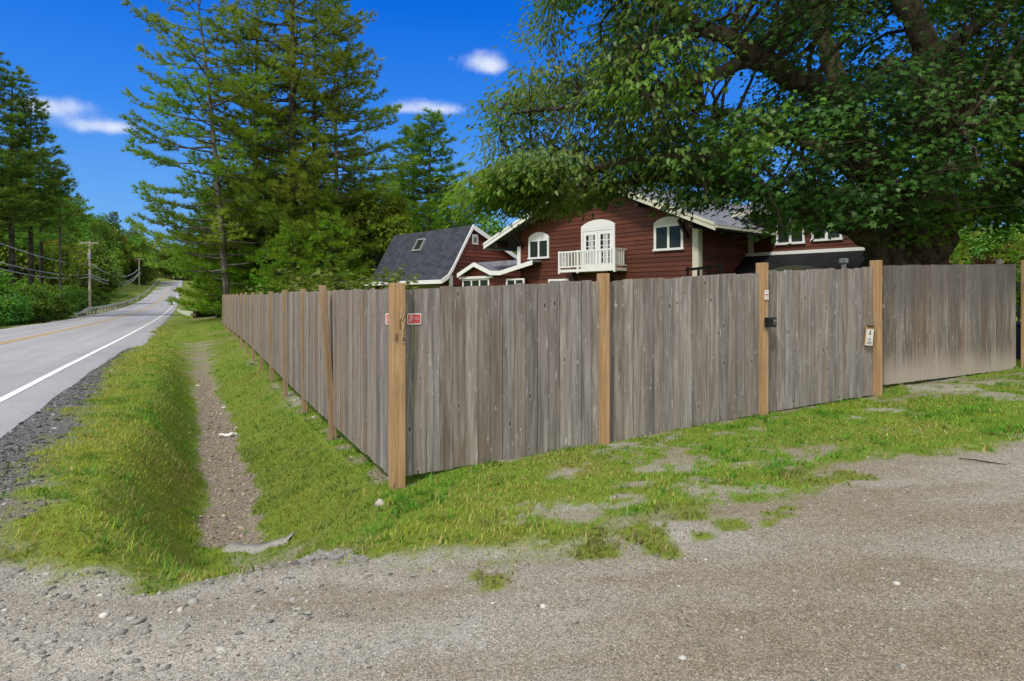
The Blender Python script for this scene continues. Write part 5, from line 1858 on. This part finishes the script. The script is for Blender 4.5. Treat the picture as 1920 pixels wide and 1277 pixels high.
# leafy shrubs showing over the road fence
def sprig_shrub(seed, height, rad, nst, leaf, colr):
    r_ = np.random.default_rng(seed)
    root = empty('leafy_shrub', (0, 0, 0))
    tb = MB(); P, D, U, C = [], [], [], []
    for k in range(nst):
        a = r_.uniform(0, 6.28); rr_ = rad * r_.uniform(.2, 1)
        h = height * r_.uniform(.75, 1.05)
        b0 = np.array([math.cos(a) * rr_ * .4, math.sin(a) * rr_ * .4, 0]); tip = np.array([math.cos(a) * rr_, math.sin(a) * rr_, h])
        pts = [b0 + (tip - b0) * u + np.array([math.cos(a), math.sin(a), 0]) * .25 * u * u - np.array([0, 0, .15 * u ** 4]) for u in np.linspace(0, 1, 8)]
        tb.tube([tuple(p) for p in pts], [.012 * (1 - .7 * u) for u in np.linspace(0, 1, 8)], 4, cap=False)
        for u in np.linspace(.35, 1, 26):
            c_ = b0 + (tip - b0) * u + np.array([math.cos(a), math.sin(a), 0]) * .25 * u * u - np.array([0, 0, .15 * u ** 4])
            for s_ in (-1, 1):
                aa = a + s_ * r_.uniform(.6, 2.2)
                P.append(c_ + r_.normal(0, .05, 3)); D.append([math.cos(aa), math.sin(aa), r_.uniform(-.5, .3)]); U.append([0, 0, 1]); C.append(colr * r_.uniform(.7, 1.3))
    P, D, U, C = map(np.array, (P, D, U, C))
    V, Fc = inst(LEAFQ_V * np.array([1.1, 1, 1]), LEAFQ_F, P, rot_from(D.astype(float), U + r_.normal(0, .3, U.shape)), leaf * r_.uniform(.6, 1.2, len(P)))
    tb.build('stem', M['bark_grey'], root); mesh_arrays('foliage', V, Fc, M['leaf_shrub'], root, attrs={'Col': np.repeat(C, 4, 0)})
    return root


sh = sprig_shrub(401, 2.25, 1.0, 30, .15, np.array([.13, .19, .025]))
G_K = 'leafy shrubs showing over the road fence'
for i, (px, d, sc, lab) in enumerate(((640, 17.5, 1.22, 'bright leafy shrub showing over the fence between the pines and the garage'),
        (668, 15.5, 1.17, 'bright leafy shrub over the fence left of the corner post'),
        (700, 16.5, 1.15, 'leafy shrub tip in front of the garage eave beside the corner post'),
        (615, 21, 1.18, 'leafy shrub over the fence left of the brightest shrubs'),
        (575, 25, 1.08, 'small sprig over the fence below the thickest pine trunk'),
        (505, 30, 1.06, 'small sprig over the fence near its far end'))):
    put(sh, px, d, i * 1.7, sc, lab, 'shrub', G_K, copy=i > 0)
put(b2, 1852, 24, 0, .72, 'small bush tip showing over the gate beside the round grey post', 'bush', 'bushes inside the gate', copy=True)
rb = broadleaf('red_shrub', 409, 2.6, .7, .8, 14, 40, .12, np.array([.20, .07, .03]), M['bark_grey'], .03, .3, stems=3)
put(rb, 1848, 19, 0, (.5, .5, .9), 'reddish shrub tip showing above the gate', 'shrub')

# ------------------------------------------------------------------ the big maple
MT_V = np.array([[0, .3, .05], [0, 0, 0], [.40, .02, -.03], [.27, .26, .02], [.50, .60, -.06], [.20, .54, .02], [0, 1.0, -.14], [-.20, .54, .02], [-.50, .60, -.06], [-.27, .26, .02], [-.40, .02, -.03]], float)
MT_F = np.array([[0, i, i + 1] for i in range(1, 10)] + [[0, 10, 1]])
NL_V = np.array([[0, 0, 0], [.27, .30, .08], [.25, .64, .04], [0, 1.05, -.2], [-.25, .64, .04], [-.27, .30, .08]], float)
NL_F = np.array([[0, 1, 2], [0, 2, 3], [0, 3, 4], [0, 4, 5]])
rm = np.random.default_rng(77)
LIMBS = [
    [(1692, 680, 15, .95), (1692, 620, 15, .80), (1690, 560, 15, .72), (1688, 505, 15, .68), (1688, 445, 15, .52)],
    [(1668, 470, 15, .42), (1615, 425, 14.8, .30), (1545, 398, 14.5, .24), (1450, 370, 14.2, .19), (1340, 345, 14, .13), (1230, 335, 13.8, .08), (1120, 352, 13.6, .05)],
    [(1684, 480, 15, .56), (1668, 400, 14.8, .42), (1645, 335, 14.6, .37), (1612, 272, 14.4, .33), (1592, 205, 14.5, .27), (1560, 120, 14.6, .2), (1530, 20, 14.8, .15), (1500, -120, 15, .08)],
    [(1618, 285, 14.5, .3), (1568, 205, 13.8, .28), (1500, 155, 13.2, .25), (1420, 110, 12.7, .2), (1335, 58, 12.3, .15), (1240, 85, 12, .1), (1160, 120, 11.9, .05)],
    [(1706, 480, 15, .58), (1744, 385, 15.4, .43), (1760, 280, 15.5, .36), (1750, 170, 15.3, .32), (1732, 80, 15.2, .30), (1700, 0, 15.1, .27), (1670, -120, 15, .2), (1650, -350, 15, .08)],
    [(1720, 490, 15, .45), (1800, 405, 14.5, .28), (1880, 340, 14, .22), (1980, 270, 13.6, .15), (2080, 230, 13.4, .06)],
    [(1700, 410, 14.8, .25), (1720, 330, 13.2, .18), (1760, 270, 12, .12), (1800, 240, 11, .05)],
    [(1645, 335, 15, .25), (1540, 280, 16, .2), (1430, 230, 17, .14), (1320, 200, 17.6, .06)],
    [(1572, 215, 14, .2), (1470, 250, 13.2, .16), (1350, 290, 12.8, .12), (1200, 300, 12.6, .08), (1090, 320, 12.5, .05), (1000, 345, 12.5, .025)],
    [(1420, 110, 12.7, .14), (1300, 150, 12.5, .1), (1180, 180, 12.4, .08), (1080, 200, 12.3, .05), (980, 210, 12.2, .025)],
    [(1335, 58, 12.3, .1), (1240, 10, 12.2, .08), (1140, -20, 12.2, .05), (1070, -10, 12.1, .025)],
    [(1755, 230, 15.4, .2), (1850, 170, 16, .15), (1960, 110, 16.5, .1), (2100, 60, 17, .05)],
    [(1740, 120, 15.2, .2), (1850, 30, 14.6, .15), (1950, -60, 14, .1), (2050, -120, 13.5, .05)],
]
tree = empty('maple_tree', at(1690, 560, 15) * np.array([1, 1, 0]) + np.array([0, 0, .4]))
tag(tree, 'huge spreading maple with thick gnarled trunk behind the gate, its crown hanging over the chalet', 'tree')
T0 = np.array(tree.location)
tb = MB(); SK = []
for L in LIMBS:
    pts = np.array([at(a, b, d) for a, b, d, r in L]); rad = np.array([q[3] for q in L])
    n = len(L); m = (n - 1) * 5 + 1
    u = np.linspace(0, n - 1, m)
    # catmull-rom like smoothing
    def cr(u_):
        i = int(min(n - 2, math.floor(u_))); f = u_ - i
        p0, p1, p2, p3 = pts[max(i - 1, 0)], pts[i], pts[i + 1], pts[min(i + 2, n - 1)]
        return .5 * ((2 * p1) + (p2 - p0) * f + (2 * p0 - 5 * p1 + 4 * p2 - p3) * f * f + (3 * p1 - p0 - 3 * p2 + p3) * f ** 3)
    sm = np.array([cr(v) for v in u])
    rs_ = np.interp(u, range(n), rad)
    jit = rm.normal(0, 1, sm.shape) * (rs_[:, None] * .14)
    jit[0] = 0
    sm = sm + jit
    rs_ = rs_ * rm.uniform(.88, 1.14, len(rs_))
    tb.tube([tuple(p - T0) for p in sm], list(rs_), 12)
    for p, r_ in zip(sm, rs_): SK.append((*p, r_))
SK = np.array(SK)
# burrs on the bole
for k in range(26):
    a = rm.uniform(0, 6.28); z = rm.uniform(.4, 3.2); r_ = .62 + .1 * rm.random()
    c_ = np.array([T0[0] + math.cos(a) * r_, T0[1] + math.sin(a) * r_, z])
    tb.tube([tuple(c_ - T0 - np.array([0, 0, .22])), tuple(c_ - T0 + np.array([math.cos(a) * .05, math.sin(a) * .05, 0])), tuple(c_ - T0 + np.array([0, 0, .25]))], [.04, rm.uniform(.10, .2), .03], 8)

OUT = [(1020, -80), (1012, 60), (1002, 105), (945, 165), (903, 195), (925, 262), (950, 300), (905, 340), (872, 370), (890, 392), (940, 388), (985, 398), (1035, 404), (1085, 395), (1150, 366), (1190, 345), (1230, 352), (1262, 378), (1330, 395), (1385, 366),
       (1425, 415), (1455, 440), (1490, 426), (1560, 428), (1610, 425), (1640, 445), (1700, 460), (1770, 425), (1800, 410), (1850, 430), (1885, 428), (1930, 390), (2300, 420), (2500, 100), (2400, -500), (1900, -800), (1300, -560), (1090, -260)]
HOLES = [(1082, 52, 34), (1035, 115, 22), (1120, 15, 18), (1100, 105, 16), (1350, 175, 28), (1665, 50, 26), (1640, 95, 16), (1545, 110, 22), (1410, 165, 26), (1480, 285, 24), (1440, 320, 16), (1825, 205, 20), (1830, 62, 18), (1465, 300, 16), (1240, 130, 22), (1120, 250, 16), (1010, 240, 14), (1075, 60, 20), (1290, 225, 14), (1660, 435, 18), (1640, 110, 14), (975, 300, 16), (1200, 235, 14), (1570, 330, 14), (1710, 345, 14)]


CLEAR = [(1715, 25, 50, 15.3), (1740, 85, 42, 15.3), (1490, 150, 38, 13.4), (1420, 105, 30, 12.9), (1330, 60, 30, 12.6), (1290, 55, 22, 12.4), (1600, 285, 34, 14.5), (1640, 330, 30, 14.5), (1755, 240, 24, 15.4)]


def proj(p):
    return CX + F_PX * p[:, 0] / p[:, 1], HY - F_PX * (p[:, 2] - EYE) / p[:, 1]


def sample_crown(n):
    out = []
    while sum(map(len, out)) < n:
        q = rm.normal(0, 1, (4000, 3)); q /= np.linalg.norm(q, axis=1, keepdims=True)
        q *= rm.uniform(.25, 1, (4000, 1)) ** .45
        p = np.stack([T0[0] - .6 + q[:, 0] * 10.6, 14.3 + q[:, 1] * 4.4, 7.6 + q[:, 2] * 7.2], 1)
        p = p[p[:, 1] > 9.4]
        px, py = proj(p)
        k = in_poly(px, py, OUT)
        for hx_, hy_, hr_ in HOLES:
            k &= np.hypot(px - hx_, py - hy_) > hr_ * 1.3 + 6
        lump = .6 * vnoise(p[:, 0] * .75 + p[:, 1] * .4, p[:, 2] * .95 + 7, 13) + .4 * vnoise(p[:, 0] * 1.6 + 30, p[:, 2] * 1.9 + p[:, 1] * .8, 14)
        k &= lump > .37
        for hx_, hy_, hr_, hd_ in CLEAR:      # the heavy limbs show through here
            k &= ~((np.hypot(px - hx_, py - hy_) < hr_) & (p[:, 1] < hd_))
        # fewer where nobody looks
        k &= (py > -150) & (px < 2150) | (rm.random(len(p)) < .35)
        out.append(p[k])
    return np.concatenate(out)[:n]


SUB = np.concatenate([sample_crown(420), np.array([at(rm.uniform(880, 1060), rm.uniform(320, 380), rm.uniform(11.6, 13.8)) for _ in range(14)])])
# keep boughs in layers: pull each to a limb-connected curve
sub_pts = []
for p in SUB:
    dd = np.linalg.norm(SK[:, :3] - p, axis=1) + (SK[:, 3] > .45) * 3
    j = int(np.argmin(dd))
    q, r0 = SK[j, :3], SK[j, 3]
    L = np.linalg.norm(p - q)
    mid_ = (p + q) / 2 + np.array([rm.normal(0, .12 * L), rm.normal(0, .12 * L), .16 * L])
    r1 = min(.05, r0 * .6)
    us = np.linspace(0, 1, 7)
    cur = [(1 - u) ** 2 * q + 2 * u * (1 - u) * mid_ + u * u * p + rm.normal(0, .03, 3) * (0 < u < 1) for u in us]
    tb.tube([tuple(c - T0) for c in cur], [r1 * (1 - .8 * u) + .006 for u in us], 5, cap=False)
    sub_pts += cur[2:]
SUBP = np.array(sub_pts)
CLU = sample_crown(4900)
_e = np.stack([rm.uniform(872, 1060, 900), rm.uniform(300, 392, 900), rm.uniform(11.3, 14.2, 900)], 1)
_e = _e[in_poly(_e[:, 0], _e[:, 1], OUT)]
_e = np.array([at(*q) for q in _e])
_e = _e[(.6 * vnoise(_e[:, 0] * .75 + _e[:, 1] * .4, _e[:, 2] * .95 + 7, 13) + .4 * vnoise(_e[:, 0] * 1.6 + 30, _e[:, 2] * 1.9 + _e[:, 1] * .8, 14)) > .42][:190]
CLU = np.concatenate([CLU, _e])
P, D, U, C, NAR = [], [], [], [], []
GREEN = np.array([.060, .150, .028]); OL = np.array([.145, .20, .042]); BR = np.array([.13, .27, .022])
for p in CLU:
    dd = np.linalg.norm(SUBP - p, axis=1)
    j = int(np.argmin(dd))
    q = SUBP[j]; L = dd[j]
    if L > 1.5: p = q + (p - q) / L * 1.5
    mid_ = (p + q) / 2 + np.array([0, 0, .10])
    tb.tube([tuple(q - T0), tuple(mid_ - T0), tuple(p - T0)], [.012, .009, .004], 3, cap=False)
    px, py = CX + F_PX * p[0] / p[1], HY - F_PX * (p[2] - EYE) / p[1]
    narrow = rm.random() < .75 * float(smooth01(px, 1400, 1150))
    n = rm.integers(23, 34) if not narrow else rm.integers(25, 38)
    out = p - np.array([T0[0], T0[1], p[2] - .5]); out /= np.linalg.norm(out)
    off = rm.normal(0, 1, (n, 3)) * np.array([.30, .30, .11])
    off[:, 2] -= .25 * (off[:, 0] * out[0] + off[:, 1] * out[1])
    P.append(p + off)
    droop = .9 if narrow else .55
    oh = off.copy(); oh[:, 2] = 0
    D.append(oh * 1.8 + out * .45 + rm.normal(0, .3, (n, 3)) - np.array([0, 0, droop]))
    U.append(np.tile([0, 0, 1.], (n, 1)) + out * .8 + rm.normal(0, .3, (n, 3)))
    mixv = rm.random()
    tone = float(vnoise(p[0] * .7 + 50, p[2] * .9 + 20, 3)) 
    base_c = GREEN * (1 - .35 * (mixv > .7)) if not narrow else (OL * .6 + GREEN * .4)
    if px < 1090 and py > 325: base_c = OL * .92
    if tone > .62: base_c = base_c * .45 + BR * .55
    C.append(base_c * rm.uniform(.7, 1.35, (n, 1)) * np.array([rm.uniform(.85, 1.2), 1, 1]))
    NAR.append(np.full(n, narrow))
P, D, U, C, NAR = map(np.concatenate, (P, D, U, C, NAR))
Rm_ = rot_from(D, U)
S_ = rm.uniform(.075, .145, len(P))
k = NAR
V1, F1 = inst(MT_V, MT_F, P[~k] - T0, Rm_[~k], S_[~k])
V2, F2 = inst(NL_V, NL_F, P[k] - T0, Rm_[k], S_[k] * 1.1)
V = np.concatenate([V1, V2]); F2 = F2 + len(V1)
cc = np.concatenate([np.repeat(C[~k], len(MT_V), 0), np.repeat(C[k], len(NL_V), 0)])
mesh_arrays('crown', V, np.concatenate([F1, F2]), M['leaf_maple'], tree, attrs={'Col': cc})
tb.build('trunk', M['bark_maple'], tree, smooth=True)
# bare grey twigs
dt_ = MB()
for (px, py, d) in ((1180, 150, 11.8), (1120, 175, 11.9), (1240, 110, 11.7), (1090, 190, 12), (1210, 190, 11.8), (1290, 130, 12), (1150, 225, 12), (1800, 70, 12.5), (1870, 40, 12.3), (1590, 300, 13), (1750, 110, 13), (1570, 265, 13), (1500, 300, 13), (1060, 370, 12.2), (1300, 60, 12), (1390, 80, 12)):
    b0 = at(px, py, d); dt_ = MB()
    for q in range(3):
        e_ = b0 + np.array([rm.normal(-.35, .5), rm.normal(0, .2), rm.normal(-.2, .4)])
        m_ = (b0 + e_) / 2 + rm.normal(0, .12, 3)
        dt_.tube([tuple(b0 - T0), tuple(m_ - T0), tuple(e_ - T0)], [.013, .009, .004], 4, cap=False)
        for w_ in range(2):
            f_ = m_ + rm.normal(0, .35, 3)
            dt_.tube([tuple(m_ - T0), tuple(f_ - T0)], [.007, .003], 3, cap=False)
    dt_.build('dead_twig', M['bark_grey'], tree)

# ------------------------------------------------------------------ poles, wires, guardrails
def pole(s, tt, hgt, label, transformer):
    x, y = xy(s, tt)
    z = Hs(x, y)
    root = empty('utility_pole', (x, y, z), math.atan2(RN[1], RN[0]))
    tag(root, label, 'utility pole', 'poles along the road')
    mb = MB(); mb.tube([(0, 0, -.5), (0.0, 0, hgt * .5), (0, 0, hgt)], [.22, .19, .15], 9); mb.build('shaft', M['pole'], root)
    mb = MB(); mb.box(-1.25, 1.25, -.18, -.06, hgt - .35, hgt - .2); mb.build('crossarm', M['pole'], root)
    for k in (-1.1, -.5, .5, 1.1):
        mb = MB(); mb.tube([(k, -.12, hgt - .2), (k, -.12, hgt - .02)], [.05, .035], 6); mb.build('insulator', M['grey_metal'], root)
    if transformer:
        mb = MB(); mb.tube([(.0, -.45, hgt - 3.0), (0, -.45, hgt - 2.95), (0, -.45, hgt - 2.0), (0, -.45, hgt - 1.95)], [.2, .26, .26, .2], 12); mb.build('transformer', M['grey_metal'], root)
    return np.array([x, y, z])


P1 = pole(126.5, -14.2, 11.4, 'tall wooden utility pole with grey transformer, the nearer of the two', True)
P2 = pole(272, -15.4, 11.0, 'wooden utility pole with crossarm near the crest of the road, the farther one', False)
x, y = xy(36, -14.2); P0 = np.array([x, y, Zroad(36)])
x, y = xy(400, -16); P3 = np.array([x, y, Zroad(400) - .5])


def wire(a, b, ha, hb, sag, rad, label, off=0.0):
    pts = []
    for k in range(25):
        u = k / 24
        p = a * (1 - u) + b * u
        z = (a[2] + ha) * (1 - u) + (b[2] + hb) * u - sag * 4 * u * (1 - u)
        pts.append((p[0] + RN[0] * off, p[1] + RN[1] * off, z))
    mb = MB(); mb.tube(pts, rad, 5)
    o = mb.build('cable', M['cable'])
    tag(o, label, 'cable', 'cables between the poles')


for ha, sg, nm in ((5.6, 1.35, 'lower thick grey cable'), (6.0, 1.2, 'second thick grey cable from below'), (7.7, 1.3, 'upper thin pale cable')):
    wire(P0, P1, ha, ha, sg, .045, nm + ' running from the first pole to the left edge', .15)
    wire(P1, P2, ha, ha * .98, sg * 2.0, .07, nm + ' sagging between the two poles', .15)
    wire(P2, P3, ha, ha, sg * 1.5, .07, nm + ' leaving the far pole towards the crest', .15)

gr = empty('guardrail', (*xy(92, -11.35), Zroad(92)), 0)
tag(gr, 'long weathered guardrail climbing along the left edge of the road', 'guardrail')
g0 = np.array(gr.location)
ss = np.arange(92, 372, 4.0)
mb = MB()
prof = [(-.16, 0), (-.10, .05), (-.04, .0), (.04, .0), (.10, .05), (.16, 0)]
vs, fs = [], []
for i, s in enumerate(np.arange(92, 372.1, 2.0)):
    x, y = xy(s, -11.35)
    dz = .62 - .45 * float(smooth01(s, 97, 92))
    for (h, o_) in prof:
        vs.append((x + RN[0] * (o_ + .1) - g0[0], y + RN[1] * (o_ + .1) - g0[1], Zroad(s) + dz + h - g0[2]))
n_ = len(vs) // 6
for i in range(n_ - 1):
    for k in range(5): fs.append((i * 6 + k, i * 6 + k + 1, i * 6 + 7 + k, i * 6 + 6 + k))
mb.add(vs, fs); mb.build('rail', M['rail_metal'], gr)
for s in ss[1:]:
    x, y = xy(s, -11.40)
    mb = MB(); mb.box(-.08, .08, -.08, .08, -.3, .74); o = mb.build('post', M['pole'], gr); o.location = (x - g0[0], y - g0[1], float(Zroad(s)) - g0[2] - .05)
# low second rail piece at the start of the left guardrail
x, y = xy(86, -11.0)
lr = empty('guardrail', (x, y, Zroad(86)), math.atan2(RD[1], RD[0])); tag(lr, 'short low guardrail end piece in front of the nearer utility pole', 'guardrail')
mb = MB(); mb.bar((-1, 0, .22), (9, -.2, .40), .07, .28); mb.build('rail', M['rail_metal'], lr)
for k in (0, 4, 8):
    mb = MB(); mb.box(k - .08, k + .08, -.02, .12, -.3, .3 + k * .02); mb.build('post', M['pole'], lr)
# small guardrail end on the right verge
ge = at(333, 585, 70)
er = empty('guardrail', (ge[0], ge[1], Hs(ge[0], ge[1])), 0); tag(er, 'small curved guardrail end on the right verge past the fence', 'guardrail')
pa = np.array([at(333, 581, 72), at(338, 584.5, 69), at(346, 588, 66), at(357, 590, 65), at(366, 590.5, 65.5)])
mb = MB()
for a, b in zip(pa[:-1], pa[1:]):
    mb.bar(tuple(a - np.array(er.location)), tuple(b - np.array(er.location)), .07, .22)
mb.build('rail', M['rail_metal'], er)
pb = np.array([at(338, 584, 73), at(352, 585, 72.5), at(366, 586, 72)])
mb = MB()
for a, b in zip(pb[:-1], pb[1:]): mb.bar(tuple(a - np.array(er.location)), tuple(b - np.array(er.location)), .07, .2)
mb.build('rail', M['rail_metal'], er)
mb = MB(); q = at(366, 588, 66) - np.array(er.location); mb.box(q[0] - .18, q[0] + .18, q[1] - .1, q[1] + 6, -.3, q[2] + .25); mb.build('end_block', M['beam'], er)

# ------------------------------------------------------------------ sky and sun
SUN_EL, SUN_AZ = R(50), R(212)       # azimuth clockwise from +Y: behind the camera, to the left
world = bpy.data.worlds.new('World'); scene.world = world
world.use_nodes = True
wt = world.node_tree; wt.nodes.clear()


class WT(NT):
    def __init__(self): self.t = wt


w = WT()
dirv = w.coord('Generated')
sp = w.n('ShaderNodeSeparateXYZ'); w.l(dirv, sp.inputs[0])
X_, Y_, Z_ = sp.outputs
sky = w.n('ShaderNodeTexSky', sky_type='NISHITA')
sky.sun_disc = False; sky.sun_elevation = SUN_EL; sky.sun_rotation = SUN_AZ
blue = w.ramp(Z_, [(0.0, (.32, .60, 1.0)), (.12, (.16, .46, 1.0)), (.26, (.04, .28, .98)), (.40, (.001, .165, .84)), (.7, (.001, .11, .62))])
skyc = w.mix(1.0, sky.outputs[0], (.02, .02, .02), 'MULTIPLY')
skyc = w.mix(.12, blue, skyc)
# direction grid of the front sky (tangents of azimuth and elevation)
yy = w.math('MAXIMUM', Y_, .05)
u_ = w.math('DIVIDE', X_, yy); v_ = w.math('DIVIDE', Z_, yy)
n1 = w.noise(dirv, 14, 6, .62); n2 = w.noise(dirv, 42, 5, .6)
cm = None
for (px, py, a, b, k) in ((118, 205, 56, 21, 1), (165, 236, 62, 15, .95), (225, 240, 42, 11, .7), (60, 196, 40, 14, .8), (905, 117, 46, 22, .95), (925, 126, 30, 14, .8), (800, 200, 62, 17, .95), (835, 207, 36, 10, .7), (845, 108, 9, 8, .3), (760, 205, 24, 9, .5)):
    u0, v0 = (px - CX) / F_PX, (HY - py) / F_PX
    du = w.math('DIVIDE', w.math('SUBTRACT', u_, u0), a / F_PX); dv = w.math('DIVIDE', w.math('SUBTRACT', v_, v0), b / F_PX)
    r2 = w.math('ADD', w.math('MULTIPLY', du, du), w.math('MULTIPLY', dv, dv))
    g = w.math('MULTIPLY', w.math('EXPONENT', w.math('MULTIPLY', r2, -1.1)), k)
    cm = g if cm is None else w.math('ADD', cm, g)
blob = w.step(cm, .06, .35)
cm = w.math('ADD', cm, w.math('MULTIPLY', w.math('SUBTRACT', w.math('ADD', w.math('MULTIPLY', n1, .6), w.math('MULTIPLY', n2, .4)), .5), 2.2))
cm = w.math('MULTIPLY', w.step(cm, .12, 1.5), w.step(Y_, .1, .2))
cm = w.math('MULTIPLY', w.math('MULTIPLY', cm, blob), .92)
skyc = w.mix(cm, skyc, (.80, .86, 1.0))
# unseen broken white cloud, added overhead and behind the camera as neutral fill
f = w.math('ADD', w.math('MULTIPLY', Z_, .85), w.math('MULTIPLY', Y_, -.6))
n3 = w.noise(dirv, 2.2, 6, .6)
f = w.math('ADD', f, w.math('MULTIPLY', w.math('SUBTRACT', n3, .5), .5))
fill_cloud = w.step(f, .12, .5)
skyc = w.mix(fill_cloud, skyc, w.mix(n3, (1.36, 1.33, 1.29), (.93, .94, .98)))
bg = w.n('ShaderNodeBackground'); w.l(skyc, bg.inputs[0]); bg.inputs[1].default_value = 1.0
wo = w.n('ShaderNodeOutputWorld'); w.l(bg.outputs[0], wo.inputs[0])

sd = bpy.data.lights.new('sun', 'SUN'); sd.energy = 2.9; sd.angle = R(9); sd.color = (1, .95, .88)
so = bpy.data.objects.new('sun', sd); COL.objects.link(so)
sv = Vector((math.sin(SUN_AZ) * math.cos(SUN_EL), math.cos(SUN_AZ) * math.cos(SUN_EL), math.sin(SUN_EL)))
so.rotation_euler = sv.to_track_quat('Z', 'Y').to_euler()
so.location = (0, -20, 40)

vs_ = scene.view_settings
vs_.view_transform = 'Standard'; vs_.look = 'None'; vs_.exposure = 0; vs_.gamma = 1
scene.cycles.max_bounces = 6
scene.cycles.diffuse_bounces = 3
scene.cycles.use_adaptive_sampling = True
